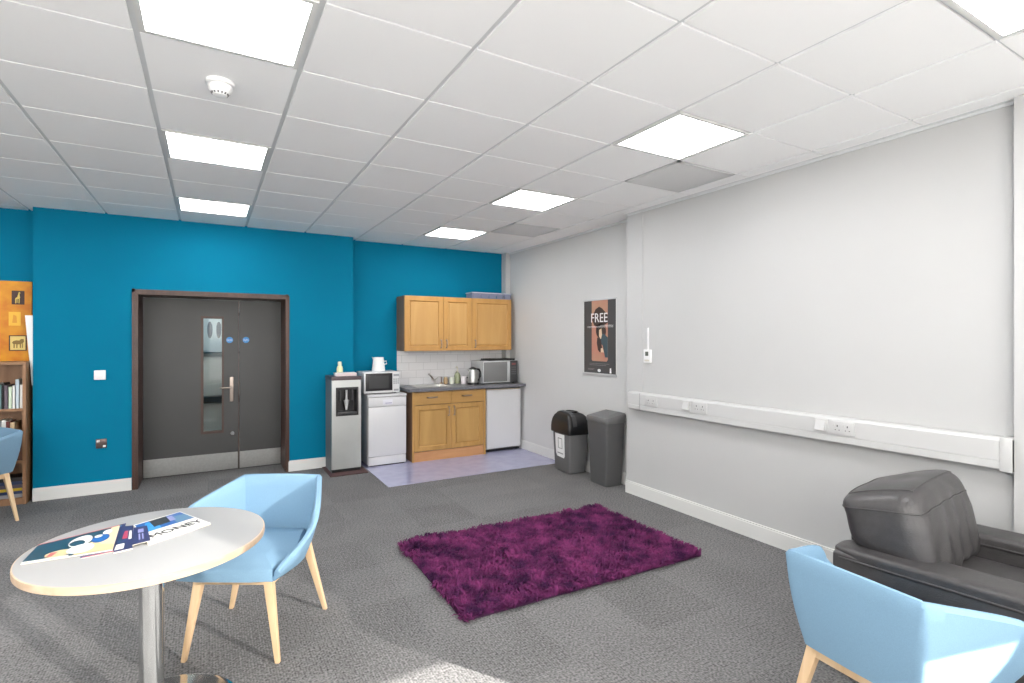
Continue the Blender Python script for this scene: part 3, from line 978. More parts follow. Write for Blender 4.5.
# microwaves
def microwave(label, x0, x1, yf, z0, h, dep, shell, win, panel, white):
    t = thing('microwave', label, 'microwave', ((x0 + x1) / 2, yf + dep / 2, z0))
    w = (x1 - x0) / 2
    f = -dep / 2
    bm = BM(); box(bm, -w, w, f + .012, dep / 2, .012, h, bev=.006); obj('case', bm, shell, t)
    bm = BM()
    for x in (-w + .04, w - .04):
        for y in (f + .06, dep / 2 - .05):
            box(bm, x - .014, x + .014, y - .014, y + .014, 0, .014)
    obj_each('foot', bm, M['black'], t, smooth=0)
    sx = w * (.60 if white else .56)
    bm = BM(); box(bm, -w, sx, f, f + .014, .014, h - .003, bev=.004); d = obj('door', bm, shell, t)
    bm = BM()
    if white:
        box(bm, -w + .02, sx - .004, f - .003, f + .004, .04, h - .016, bev=.003)
    else:
        box(bm, -w + .012, sx - .045, f - .003, f + .004, .03, h - .016, bev=.003)
    obj('window', bm, win, d)
    if white:
        bm = BM(); box(bm, -w + .06, sx - .05, f - .0045, f - .002, .07, h - .045); obj('mesh_screen', bm, mat('dark_mesh', (50, 50, 52), .5), d)
    else:
        bm = BM(); box(bm, sx - .032, sx - .012, f - .022, f - .004, .05, h - .03, bev=.005); obj('handle', bm, M['silver'], d)
    bm = BM(); box(bm, sx + .002, w, f, f + .014, .014, h - .003, bev=.003); p = obj('control_panel', bm, shell if white else panel, t)
    bm = BM(); cxp = (sx + w) / 2
    if white:
        box(bm, cxp - .034, cxp + .034, f - .002, f + .002, h - .055, h - .03)
        for k in range(3):
            for q in range(3):
                box(bm, cxp - .036 + q * .026, cxp - .018 + q * .026, f - .002, f + .002, h - .10 - k * .024, h - .085 - k * .024)
        box(bm, cxp - .03, cxp + .03, f - .002, f + .002, .03, .055)
        obj_each('button', bm, mat('button_grey', (140, 142, 146), .5), p, smooth=0)
    else:
        box(bm, cxp - .03, cxp + .03, f - .002, f + .002, h - .06, h - .035)
        obj('display', bm, mat('red_brown_display', (120, 66, 66), .3), p, smooth=0)
        bm = BM()
        for k in range(4):
            for q in range(3):
                box(bm, cxp - .034 + q * .025, cxp - .016 + q * .025, f - .002, f + .002, h - .10 - k * .03, h - .084 - k * .03)
        obj_each('button', bm, mat('button_dark', (92, 92, 94), .5), p, smooth=0)
    return t
DWX0, DWX1, DWY = 1.635, 2.10, 6.20
microwave('white microwave with black window on the slim dishwasher', 1.60, 2.035, 6.26, .852, .265, .36, M['appliance'], M['black'], None, True)
microwave('silver microwave on the grey worktop in the corner', 3.19, 3.725, 6.29, .905, .31, .36, M['silver'], mat('grey_mirror_window', (128, 128, 128), .25, .3), M['dark'], False)
t = thing('tray', 'black tray lying on top of the silver microwave', 'tray', (3.50, 6.44, 1.2155))
bm = BM(); box(bm, -.2, .2, -.12, .12, 0, .012, bev=.003); box(bm, -.06, .19, -.1, .11, .012, .024, bev=.003); obj('base', bm, M['dark'], t)
bm = BM()
for s in (-1, 1):
    box(bm, -.2, .2, s * .118 - .004, s * .118 + .004, .008, .026); box(bm, s * .198 - .004, s * .198 + .004, -.12, .12, .008, .026)
obj('rim', bm, M['black'], t, smooth=0)
t = thing('jar_lid', 'small black knob-topped lid on the left of the silver microwave', 'lid', (3.235, 6.42, 1.2155))
bm = BM(); lathe(bm, [(0, 0), (.026, 0), (.024, .012), (0, .014)], 16); obj('disc', bm, M['dark'], t)
bm = BM(); lathe(bm, [(0, .013), (.009, .013), (.011, .03), (0, .034)], 12); obj('knob', bm, M['dark'], t)

# fridge
t = thing('fridge', 'small white under-counter fridge beside the oak cabinet', 'fridge', (3.46, 6.44, .004))
bm = BM(); box(bm, -.262, .262, -.19, .235, .03, .84, bev=.006); obj('cabinet', bm, M['appliance'], t)
bm = BM(); box(bm, -.264, .264, -.245, -.196, .045, .828, bev=.014, seg=4); d = obj('door', bm, M['appliance'], t)
bm = BM(); box(bm, -.255, .255, -.243, -.2, .829, .836, bev=.001); obj('top_trim', bm, mat('cream_trim', (222, 204, 180), .5), d)
bm = BM(); box(bm, -.255, .255, -.215, -.15, .008, .03); box(bm, -.24, -.2, -.2, -.16, 0, .012); box(bm, .2, .24, -.2, -.16, 0, .012); box(bm, -.24, .24, .1, .2, 0, .03); obj('foot_plinth', bm, M['black'], t, smooth=0)

# dishwasher
t = thing('dishwasher', 'slim white dishwasher between the water cooler and the oak cabinet', 'dishwasher', ((DWX0 + DWX1) / 2, DWY + .24, .004))
w = (DWX1 - DWX0) / 2
bm = BM(); box(bm, -w, w, -.20, .24, .02, .82, bev=.004); obj('cabinet', bm, M['appliance'], t)
bm = BM(); box(bm, -w - .004, w + .002, -.245, .245, .82, .848, bev=.006); obj('top', bm, M['appliance'], t)
bm = BM(); box(bm, -w + .002, w - .002, -.24, -.2, .115, .70, bev=.006); obj('door', bm, M['appliance'], t)
bm = BM(); box(bm, -w + .002, w - .002, -.242, -.2, .703, .815, bev=.006); p = obj('control_panel', bm, M['appliance'], t)
bm = BM(); box(bm, -.06, .06, -.2435, -.238, .725, .785, bev=.002); obj('grip_recess', bm, mat('pale_grip', (206, 206, 214), .4), p)
bm = BM(); box(bm, -.03, .05, -.245, -.243, .738, .748); obj('marking', bm, mat('blue_grey_mark', (150, 150, 176), .5), p, smooth=0)
bm = BM(); box(bm, -w + .004, w - .004, -.235, -.2, .012, .11, bev=.004); obj('kickboard', bm, M['appliance'], t)
bm = BM(); box(bm, -w + .02, w - .02, -.22, .2, 0, .022); obj_each('foot', bm, M['black'], t, smooth=0)
# jug on white microwave
t = thing('jug', 'white plastic jug standing on the white microwave', 'jug', (1.83, 6.46, .852 + .265))
bm = BM(); lathe(bm, [(0, 0), (.078, 0), (.08, .01), (.062, .17), (.058, .17), (.072, .012), (0, .012)], 28); obj('body', bm, M['plastic_white'], t)
bm = BM(); tube(bm, [(.06, -.01, .12), (.095, -.015, .12), (.098, -.015, .09), (.07, -.01, .08)], .008, 8); obj('handle', bm, M['plastic_white'], t)
bm = BM(); hexa(bm, [(-.055, -.02, .145), (-.055, .02, .145), (-.06, .01, .13), (-.06, -.01, .13)], [(-.08, -.012, .175), (-.08, .012, .175), (-.058, .02, .17), (-.058, -.02, .17)]); obj('spout', bm, M['plastic_white'], t)

# water cooler on its mat
bm = BM()
box(bm, 1.165, 1.575, 5.97, 6.468, 0, .012, bev=.004)
o = obj('cooler_mat', bm, M['mat_brown']); tag(o, 'dark brown mat under the water cooler', 'mat')
t = thing('water_cooler', 'silver water cooler with black dispensing bay beside the teal wall', 'water cooler', (1.365, 6.27, .012))
sd = mat('cooler_side', (104, 106, 110), .5)
bm = BM()
hw = .162; f = -.17
box(bm, -hw, -hw + .012, f + .03, .18, .0, 1.035); box(bm, hw - .012, hw, f + .03, .18, .0, 1.035)
box(bm, -hw + .012, hw - .012, .17, .18, 0, 1.035)
obj_each('side_panel', bm, sd, t, smooth=0)
bm = BM()
rx0, rx1, rz0, rz1 = -.118, .132, .632, .955
def front_strip(bm, x0, x1, z0, z1):
    box(bm, x0, x1, f, f + .035, z0, z1)
front_strip(bm, -hw, rx0, .035, 1.035); front_strip(bm, rx1, hw, .035, 1.035); front_strip(bm, rx0, rx1, .035, rz0); front_strip(bm, rx0, rx1, rz1, 1.035)
obj('front_panel', bm, mat('satin_silver', (190, 192, 190), .35, .75, var=.04, scale=4), t, smooth=0)
bm = BM()
box(bm, rx0, rx1, f + .12, f + .13, rz0, rz1); box(bm, rx0, rx0 + .02, f - .004, f + .125, rz0, rz1); box(bm, rx1 - .02, rx1, f - .004, f + .125, rz0, rz1)
box(bm, rx0 + .02, rx1 - .02, f - .004, f + .125, rz1 - .03, rz1); box(bm, rx0 + .02, rx1 - .02, f - .004, f + .125, rz0, rz0 + .02)
bay = obj('dispensing_bay', bm, M['black'], t, smooth=0)
bm = BM(); box(bm, rx0 + .022, rx1 - .022, f - .012, f + .11, rz0 + .02, rz0 + .045, bev=.004); obj('drip_tray', bm, M['dark'], bay)
bm = BM(); lathe(bm, [(0, .695), (.011, .695), (.03, .80), (.012, .81), (.012, .925), (0, .925)], 18)
for v in bm.verts: v.co += Vector((.01, f + .055, 0))
obj('nozzle', bm, M['silver'], bay, label='pale nozzle')
bm = BM(); box(bm, rx0 + .05, rx0 + .062, f + .03, f + .06, .80, .92); box(bm, rx1 - .062, rx1 - .05, f + .03, f + .06, .80, .92); obj_each('lever', bm, M['dark'], bay, smooth=0)
bm = BM(); box(bm, -hw - .006, hw + .006, f - .006, .185, 1.035, 1.078, bev=.008); obj('top', bm, mat('cooler_top', (72, 58, 62), .35), t)
bm = BM(); box(bm, -hw + .005, hw - .005, f + .012, .175, 0, .035); obj('base', bm, M['black'], t, smooth=0)
t = thing('paper_box', 'flat pinkish white box on top of the water cooler', 'box', (1.375, 6.22, 1.091))
bm = BM(); box(bm, -.115, .115, -.075, .075, 0, .024, bev=.002); obj('base', bm, mat('pinkish_card', (222, 206, 208), .6), t)
bm = BM(); box(bm, -.117, .117, -.077, .077, .024, .034, bev=.002); obj('lid', bm, mat('white_card', (228, 222, 222), .6), t)
t = thing('squeeze_bottle', 'cream squeeze bottle on the water cooler', 'bottle', (1.345, 6.36, 1.091))
cream = mat('cream_plastic', (226, 224, 178), .4)
bm = BM(); lathe(bm, [(0, 0), (.034, 0), (.036, .01), (.034, .08), (.026, .105), (0, .105)], 20); obj('body', bm, cream, t)
bm = BM(); lathe(bm, [(0, .105), (.022, .105), (.022, .15), (.014, .158), (0, .158)], 20); obj('cap', bm, mat('pale_cap', (214, 216, 190), .4), t)

# ======================================================================= BINS
def rounded_rect(hx, hy, r, n=5):
    pts = []
    for sx, sy, a0 in ((1, 1, 0), (-1, 1, PI / 2), (-1, -1, PI), (1, -1, 3 * PI / 2)):
        for k in range(n + 1):
            a = a0 + PI / 2 * k / n
            pts.append((sx * (hx - r) + r * math.cos(a), sy * (hy - r) + r * math.sin(a)))
    return pts
def loft(bm, secs, cap0=True, cap1=True, mi=0):
    """sections: (hx, hy, r, z) or explicit lists of points"""
    prev = None
    for s in secs:
        pts = s if isinstance(s, list) else [(x, y, s[3]) for x, y in rounded_rect(s[0], s[1], s[2])]
        cur = [bm.verts.new(p) for p in pts]
        if prev is None:
            if cap0: bm.faces.new(cur[::-1]).material_index = mi
        else:
            n = len(cur)
            for i in range(n):
                bm.faces.new((prev[i], prev[(i + 1) % n], cur[(i + 1) % n], cur[i])).material_index = mi
        prev = cur
    if cap1: bm.faces.new(prev).material_index = mi

t = thing('recycling_bin', 'grey recycling bin with black domed lid and white label', 'bin', (3.605, 4.90, 0), math.radians(-5))
bm = BM(); loft(bm, [(.106, .165, .02, .012), (.108, .168, .02, .02), (.124, .190, .022, .44), (.132, .198, .024, .442), (.132, .198, .024, .46), (.118, .184, .02, .46), (.10, .16, .02, .05)], True, True); obj('body', bm, M['bin_grey'], t)
bm = BM()
for x in (-.075, .075):
    for y in (-.11, .11):
        lathe(bm, [(0, 0), (.016, 0), (.016, .016), (0, .016)], 12, (x, y, 0))
obj_each('foot', bm, M['black'], t)
bm = BM()   # domed lid: skirt, then a rounded dome
def dome(f, z):
    return [(x, y, z) for x, y in rounded_rect(.144 * f[0], .212 * f[1], .03)]
loft(bm, [dome((.985, .985), .445), dome((1, 1), .452), dome((1, 1), .505), dome((.985, .97), .55), dome((.93, .90), .60), dome((.83, .79), .64), dome((.68, .62), .665), dome((.45, .40), .678)])
lid = obj('lid', bm, M['black'], t, smooth=50)
bm = BM()   # pale band across the dome and the opening behind it
pts = [(-.0, .19), (.0, .19)]
prof = [(0.2126, .505), (0.2070, .55), (0.1935, .602), (0.1710, .643), (0.1350, .668), (0.0855, .683), (-0.0855, .683), (-0.1350, .668), (-0.1710, .643), (-0.1935, .602), (-0.2070, .55)]
for (ya, za), (yb, zb) in zip(prof, prof[1:]):
    hexa(bm, [(-.085, ya, za - .02), (-.035, ya, za - .02), (-.035, yb, zb - .02), (-.085, yb, zb - .02)], [(-.085, ya * 1.01, za + .003), (-.035, ya * 1.01, za + .006), (-.035, yb * 1.01, zb + .006), (-.085, yb * 1.01, zb + .003)])
obj('lid_band', bm, M['dark'], lid, smooth=40)
bm = BM(); lathe(bm, [(.0, .674), (.05, .674), (.052, .686), (.042, .687), (.036, .676), (0, .676)], 28)
for v in bm.verts:
    v.co = Vector((v.co.x + .022, v.co.y * 1.9, v.co.z))
obj('opening', bm, mat('black_opening', (10, 10, 10), .6), lid)
bm = BM()
def on_side(yy, zz):    # slanted -X face of the bin body
    tt = (zz - .02) / .42
    return (-(.1085 + .016 * tt) - .0015, yy, zz)
prism(bm, [on_side(.125, .43), on_side(.115, .20), on_side(.09, .17), on_side(-.06, .165), on_side(-.078, .19), on_side(-.084, .43)], (-.001, 0, 0), 0)
for y0, y1, z0, z1 in ((.062, .05, .27, .38), (-.022, -.032, .27, .38), (.062, -.032, .375, .385), (.062, -.032, .265, .272), (.08, -.045, .205, .217)):
    prism(bm, [on_side(y0, z1), on_side(y0, z0), on_side(y1, z0), on_side(y1, z1)], (-.0022, 0, 0), 1)
obj('label_sticker', bm, [M['white_ink'], mat('sticker_grey', (150, 150, 150), .5)], t, smooth=0)

t = thing('waste_bin', 'tall dark grey waste bin standing against the pier of the white wall', 'bin', (3.628, 4.30, 0), math.radians(-3))
bm = BM(); loft(bm, [(.102, .136, .02, 0), (.104, .138, .02, .01), (.124, .172, .022, .66), (.112, .16, .02, .66), (.09, .125, .02, .03)], True, True); obj('body', bm, M['bin_dark'], t)
bm = BM()
def slope_sec(hx, hy, r, z, k):
    return [(x, y, z + k * (x / hx) + .012 * (1 - (y / hy) ** 2) * (1 if k else 0)) for x, y in rounded_rect(hx, hy, r)]
loft(bm, [(.126, .176, .022, .648), (.131, .182, .024, .66), slope_sec(.132, .184, .026, .705, .022), slope_sec(.124, .176, .024, .722, .022), slope_sec(.08, .12, .02, .735, .018)], True, True)
obj('lid', bm, M['bin_grey'], t)

# ================================================================ BOOKCASE CORNER
BX1, BYF, BYB = -1.442, 6.42, YK - .02
BX0 = BX1 - .80
t = thing('bookcase', 'oak bookcase in the alcove left of the teal wall', 'bookcase', ((BX0 + BX1) / 2, (BYF + BYB) / 2, 0))
hw, hd = .40, (BYB - BYF) / 2
SH = [.06, .40, .878]      # shelf tops
bm = BM(); box(bm, -hw, -hw + .025, -hd, hd, 0, 1.305); box(bm, hw - .025, hw, -hd, hd, 0, 1.305); obj_each('side_panel', bm, M['case'], t, smooth=0)
bm = BM(); box(bm, -hw + .025, hw - .025, -hd, hd, 1.28, 1.305); obj('top', bm, M['case'], t, smooth=0)
for z in SH:
    bm = BM(); box(bm, -hw + .025, hw - .025, -hd + .004, hd - .006, z - .024, z); obj('shelf', bm, M['case'], t, smooth=0)
bm = BM(); box(bm, -hw + .025, hw - .025, hd - .006, hd, .03, 1.28); obj('back_panel', bm, M['case'], t, smooth=0)
bm = BM(); box(bm, -hw + .025, hw - .025, -hd + .01, -hd + .025, 0, .036); obj('plinth', bm, M['case'], t, smooth=0)

PAL = {'white': (226, 226, 222), 'cream': (214, 204, 180), 'teal': (104, 140, 138), 'black': (36, 34, 38), 'plum': (92, 80, 92), 'green': (196, 212, 190), 'blue': (190, 204, 214),
       'maroon': (110, 52, 48), 'grey': (150, 152, 158), 'brown': (108, 74, 58), 'tan': (198, 172, 134), 'navy': (44, 58, 96), 'yellow': (206, 176, 48), 'red': (150, 40, 42), 'rust': (150, 84, 54)}
BMAT = {k: mat('cover_' + k, v, .5) for k, v in PAL.items()}
M['pages'] = mat('book_pages', (226, 218, 200), .8)
def book(x, z, w, h, dep, col, label, group, flat=False, lean=0.0):
    """spine towards -Y; x is the left edge on the shelf"""
    nm = 'book'
    yf = BYF + .03
    t = thing(nm, label, 'book', (x + (w if not flat else h) / 2, yf + dep / 2, z), 0, group)
    bm = BM()
    if not flat:
        a, b_ = w / 2, h
        box(bm, -a, -a + .003, -dep / 2, dep / 2, 0, b_); box(bm, a - .003, a, -dep / 2, dep / 2, 0, b_); box(bm, -a, a, -dep / 2, -dep / 2 + .003, 0, b_)
    else:
        a, b_ = h / 2, w
        box(bm, -a, a, -dep / 2, dep / 2, 0, .003); box(bm, -a, a, -dep / 2, dep / 2, b_ - .003, b_); box(bm, -a, a, -dep / 2, -dep / 2 + .003, 0, b_)
    obj('cover', bm, BMAT[col], t, smooth=0)
    bm = BM()
    if not flat:
        box(bm, -a + .003, a - .003, -dep / 2 + .003, dep / 2 - .004, .004, b_ - .004)
    else:
        box(bm, -a + .004, a - .004, -dep / 2 + .003, dep / 2 - .004, .003, b_ - .003)
    obj('pages', bm, M['pages'], t, smooth=0)
    return t
# upper shelf, right to left
xr = BX1 - .027
ORD = ['rightmost', 'second from the right', 'third from the right', 'fourth from the right', 'fifth from the right', 'sixth from the right', 'seventh from the right', 'eighth from the right', 'ninth from the right', 'tenth from the right', 'eleventh from the right', 'twelfth from the right']
for i, (col, w, h) in enumerate([('white', .024, .215), ('blue', .028, .265), ('white', .02, .21), ('green', .026, .20), ('plum', .028, .215), ('black', .014, .235), ('teal', .03, .22), ('white', .032, .235), ('cream', .03, .22), ('blue', .028, .25)]):
    xr -= w + .001
    book(xr, SH[2], w, h, .17, col, '%s book standing on the upper shelf of the bookcase, %s' % (col, ORD[i]), 'books on the upper shelf')
xr = BX1 - .03
for i, (col, w, h) in enumerate([('brown', .032, .21), ('black', .018, .24), ('tan', .034, .35), ('maroon', .026, .36), ('white', .03, .375), ('grey', .028, .37), ('maroon', .036, .36), ('rust', .03, .34), ('cream', .032, .35), ('brown', .03, .33)]):
    xr -= w + .001
    book(xr, SH[1], w, h, .18, col, '%s book standing on the middle shelf of the bookcase, %s' % (col, ORD[i]), 'books on the middle shelf')
z = SH[0]
VO = ['lowest', 'second from the bottom', 'third from the bottom', 'fourth from the bottom', 'fifth from the bottom', 'topmost']
for i, (col, th, L) in enumerate([('grey', .034, .25), ('navy', .026, .27), ('yellow', .026, .26), ('plum', .032, .24), ('navy', .03, .28), ('black', .036, .25)]):
    book(BX1 - .034 - L, z, th, L, .18, col, '%s book lying flat in the right pile on the bottom shelf, %s' % (col, VO[i]), 'books in the right pile', True)
    z += th + .0005
z = SH[0]
for i, (col, th, L) in enumerate([('red', .05, .2), ('black', .03, .22), ('maroon', .04, .21), ('white', .03, .2)]):
    book(BX1 - .32 - L, z, th, L, .18, col, '%s book lying flat in the left pile on the bottom shelf, %s' % (col, VO[i]), 'books in the left pile', True)
    z += th + .0005

# orange board above the bookcase
t = thing('display_board', 'orange board with animal pictures standing on the bookcase', 'board', (-1.84, YK - .02, 1.306))
M['batik'] = mat('orange_batik', (222, 152, 34), .6, rgb2=(204, 118, 24), scale=9)
bm = BM(); box(bm, -.385, .385, -.012, .012, 0, .756, bev=.002); obj('panel', bm, M['batik'], t)
def pic(name, x, z, w, h, base, frame_m, shape, shape_m):
    bm = BM(); box(bm, x - w / 2, x + w / 2, -.016, -.011, z - h / 2, z + h / 2); p = obj(name, bm, base, t, smooth=0)
    if frame_m:
        bm = BM()
        for a, b_, c, d in ((x - w / 2 - .008, x - w / 2, z - h / 2 - .008, z + h / 2 + .008), (x + w / 2, x + w / 2 + .008, z - h / 2 - .008, z + h / 2 + .008), (x - w / 2, x + w / 2, z - h / 2 - .008, z - h / 2), (x - w / 2, x + w / 2, z + h / 2, z + h / 2 + .008)):
            box(bm, a, b_, -.019, -.011, c, d)
        obj('border', bm, frame_m, p, smooth=0)
    bm = BM()
    for poly in shape:
        prism(bm, [(x + a * w, -.0165, z + b_ * h) for a, b_ in poly], (0, -.0008, 0))
    obj('animal_shape', bm, shape_m, p, smooth=0)
dkb = mat('dark_brown_print', (62, 38, 34), .6)
gold = mat('gold_print', (214, 186, 92), .6)
giraffe = [[(-.22, -.05), (-.05, .05), (.05, .38), (.12, .42), (.2, .34), (.12, .30), (.16, .0), (.12, -.08), (-.2, -.12)], [(-.22, -.1), (-.14, -.1), (-.16, -.42), (-.22, -.42)], [(.06, -.08), (.13, -.08), (.11, -.42), (.05, -.42)], [(-.1, -.1), (-.04, -.1), (-.05, -.4), (-.1, -.4)]]
beast = [[(-.38, .02), (-.3, .14), (-.1, .2), (.1, .18), (.2, .3), (.38, .28), (.4, .1), (.3, -.04), (.0, -.1), (-.3, -.06)], [(-.28, -.05), (-.2, -.06), (-.2, -.36), (-.28, -.36)], [(-.1, -.08), (-.02, -.08), (-.03, -.36), (-.1, -.36)], [(.12, -.06), (.2, -.05), (.2, -.36), (.13, -.36)], [(.26, -.04), (.32, -.04), (.32, -.36), (.26, -.36)]]
pic('giraffe_picture', .286, .60, .09, .13, dkb, None, giraffe, gold)
pic('yellow_picture', .262, .40, .085, .13, mat('yellow_patch', (236, 184, 62), .6), None, [[(-.2, -.3), (.2, -.3), (.15, .2), (-.1, .3)]], mat('ochre_print', (220, 150, 50), .6))
pic('framed_beast_picture', .285, .17, .11, .13, mat('cream_patch', (226, 200, 120), .6), dkb, beast, mat('olive_print', (134, 106, 52), .6))
pic('framed_beast_picture', .06, .17, .11, .13, mat('cream_patch_two', (226, 200, 120), .6), dkb, beast, mat('olive_print_two', (134, 106, 52), .6))
pic('giraffe_picture', .06, .60, .09, .13, dkb, None, giraffe, gold)

bm = BM()
prism(bm, [(-1.472, 6.52, 1.735), (-1.414, 6.52, 1.735), (-1.414, 6.52, 1.08), (-1.424, 6.52, 1.08)], (0, .012, 0))
o = obj('white_panel', bm, M['plastic_white'], None, smooth=0); tag(o, 'narrow white panel leaning in the gap beside the bookcase', 'panel')

# ======================================================================= TABLE
TX, TY, TZ, TR = -.19, 2.50, .73, .402
t = thing('round_table', 'round white table with a chrome column in the foreground', 'table', (TX, TY, 0))
bm = BM(); lathe(bm, [(0, TZ - .026), (TR - .003, TZ - .026), (TR - .003, TZ - .001), (TR - .006, TZ), (0, TZ)], 96); top = obj('tabletop', bm, M['laminate'], t)
bm = BM(); lathe(bm, [(TR - .004, TZ - .028), (TR, TZ - .026), (TR + .001, TZ - .013), (TR, TZ - .002), (TR - .004, TZ - .0005)], 96, cap=False); obj('edge_band', bm, M['edge_wood'], top, label='pale wooden edge')
bm = BM(); lathe(bm, [(.0, .02), (.042, .02), (.042, TZ - .03), (0, TZ - .03)], 40); obj('column', bm, M['column'], t)
bm = BM(); lathe(bm, [(.0, 0), (.31, 0), (.31, .006), (.29, .012), (.1, .02), (.06, .03), (.05, .045), (0, .045)], 72); obj('base_plate', bm, M['chrome'], t)
bm = BM(); box(bm, -.16, .16, -.03, .03, TZ - .034, TZ - .026); box(bm, -.03, .03, -.16, .16, TZ - .034, TZ - .026); obj('mounting_plate', bm, M['dark'], t, smooth=0)

# printed matter on the table -------------------------------------------------
def sheet(name, label, cat, quad, z, th, cover, art, mats):
    """quad: far-left, far-right, near-right, near-left corners of the thing on the table;
    art: list of (polygon in unit square u right v up, material index)"""
    cx_ = sum(p[0] for p in quad) / 4; cy_ = sum(p[1] for p in quad) / 4
    t = thing(name, label, cat, (cx_, cy_, z))
    q = [Vector((p[0] - cx_, p[1] - cy_, 0)) for p in quad]
    def uv(u, v):
        a = q[3].lerp(q[2], u); b_ = q[0].lerp(q[1], u)
        return a.lerp(b_, v)
    bm = BM()
    prism(bm, [q[3], q[2], q[1], q[0]], (0, 0, th * .8))
    obj('pages', bm, M['pages'], t, smooth=0)
    bm = BM()
    prism(bm, [p + Vector((0, 0, th * .8)) for p in (q[3], q[2], q[1], q[0])], (0, 0, th * .2), 0)
    for k, (poly, mi) in enumerate(art):
        zz = th + .00008 + .00008 * k
        prism(bm, [uv(u, v) + Vector((0, 0, zz)) for u, v in poly], (0, 0, .00006), mi)
    c = obj('cover', bm, mats, t, smooth=0)
    return t, uv, c
def blob(u, v, a, b_, n=18, rot=0):
    return [(u + a * math.cos(k) * math.cos(rot) - b_ * math.sin(k) * math.sin(rot), v + a * math.cos(k) * math.sin(rot) + b_ * math.sin(k) * math.cos(rot)) for k in [2 * PI * i / n for i in range(n)]]
deep = mat('deep_teal_print', (30, 66, 84), .3)
pale = mat('pale_print', (222, 220, 214), .3)
blue = mat('blue_print', (38, 92, 160), .3)
navy = mat('navy_print', (44, 48, 92), .3)
peach = mat('peach_print', (226, 196, 160), .3)
sand = mat('sand_print', (206, 186, 140), .3)
rose = mat('rose_print', (186, 100, 98), .3)
redp = mat('red_print', (170, 60, 84), .3)
sky = mat('sky_print', (50, 140, 208), .3)
slate = mat('slate_print', (88, 128, 160), .3)
charc = mat('charcoal_print', (42, 46, 50), .3)
lilac = mat('lilac_print', (140, 140, 186), .3)
# under leaflet
sheet('leaflet', 'dark blue leaflet lying under the teal-covered magazine', 'leaflet', [(-.425, 2.700), (-.300, 2.770), (-.285, 2.425), (-.395, 2.405)], TZ, .0016, navy,
      [([(.5, .9), (.9, .9), (.9, .96), (.5, .96)], 1), ([(.05, .0), (.95, .0), (.95, .025), (.05, .025)], 2)], [navy, slate, redp])
# magazine, top
sheet('magazine', 'magazine with a dark teal cover and pale figure, at the left edge of the table', 'magazine', [(-.555, 2.625), (-.318, 2.735), (-.305, 2.435), (-.562, 2.44)], TZ + .0018, .005, deep,
      [([(.55, .0), (1, .0), (1, .85), (.85, .62), (.6, .35)], 4),
       ([(.82, .3), (1, .2), (1, 1), (.90, 1)], 3), (blob(.55, .62, .14, .26), 1), (blob(.52, .55, .09, .15, rot=.3), 0), (blob(.36, .2, .15, .16), 4), (blob(.60, .25, .16, .2), 1),
       (blob(.80, .56, .11, .18), 2), (blob(.86, .80, .06, .1), 1), (blob(.76, .68, .05, .06), 1), ([(.0, .965), (1, .965), (1, 1), (0, 1)], 5), ([(0, 0), (.5, 0), (.5, .05), (0, .05)], 1), ([(.24, .1), (.3, .1), (.34, .28), (.26, .3)], 5)],
      [deep, pale, blue, peach, sand, rose])
# book with blue picture
t, uv, cov = sheet('art_book', 'white paperback with a blue picture and black lettering, at the right of the printed matter', 'book', [(-.268, 2.700), (-.108, 2.808), (.012, 2.570), (-.195, 2.43)], TZ, .008, pale,
      [([(.02, .48), (.98, .48), (.98, .97), (.02, .97)], 1), ([(.08, .48), (.36, .48), (.42, .9), (.2, .92)], 2), ([(.28, .62), (.6, .64), (.66, .97), (.3, .97)], 3), ([(.66, .5), (.98, .5), (.98, .8), (.7, .86)], 4), ([(.6, .66), (.72, .66), (.76, .9), (.66, .92)], 5)],
      [pale, blue, sky, charc, slate, lilac])
bm = BM()
o_ = uv(.52, .24); ex = (uv(.9, .24) - uv(.1, .24)).normalized(); ey = (uv(.5, .4) - uv(.5, .1)).normalized()
ez = ex.cross(ey).normalized(); ey = ez.cross(ex)
Mx = Matrix((( ex.x, ey.x, ez.x, o_.x), (ex.y, ey.y, ez.y, o_.y), (ex.z, ey.z, ez.z, .0092), (0, 0, 0, 1)))
add_text(bm, 'MONEY', .058, Mx, 0, sx=1.05)
obj('lettering', bm, M['black_ink'], cov, smooth=0)
# small brochures on top
sheet('brochure', 'small navy brochure with pale letters, on the corner of the white paperback', 'brochure', [(-.262, 2.655), (-.218, 2.66), (-.190, 2.455), (-.245, 2.435)], TZ + .0085, .002, navy,
      [([(.3, .62), (.7, .62), (.7, .84), (.3, .84)], 1), ([(.35, .2), (.45, .2), (.45, .55), (.35, .55)], 1), ([(.55, .2), (.65, .2), (.65, .55), (.55, .55)], 1)], [navy, lilac])
sheet('brochure', 'small navy brochure with a red block, beside the teal-covered magazine', 'brochure', [(-.303, 2.70), (-.268, 2.70), (-.242, 2.41), (-.297, 2.395)], TZ + .0018, .006, navy,
      [([(.25, .45), (.62, .45), (.58, .78), (.3, .78)], 1), ([(.7, .4), (.92, .4), (.86, .76), (.7, .76)], 2), ([(.0, .06), (.5, .06), (.5, .26), (.0, .26)], 2), ([(.05, .34), (.22, .34), (.2, .6), (.05, .6)], 3)], [navy, redp, pale, deep])

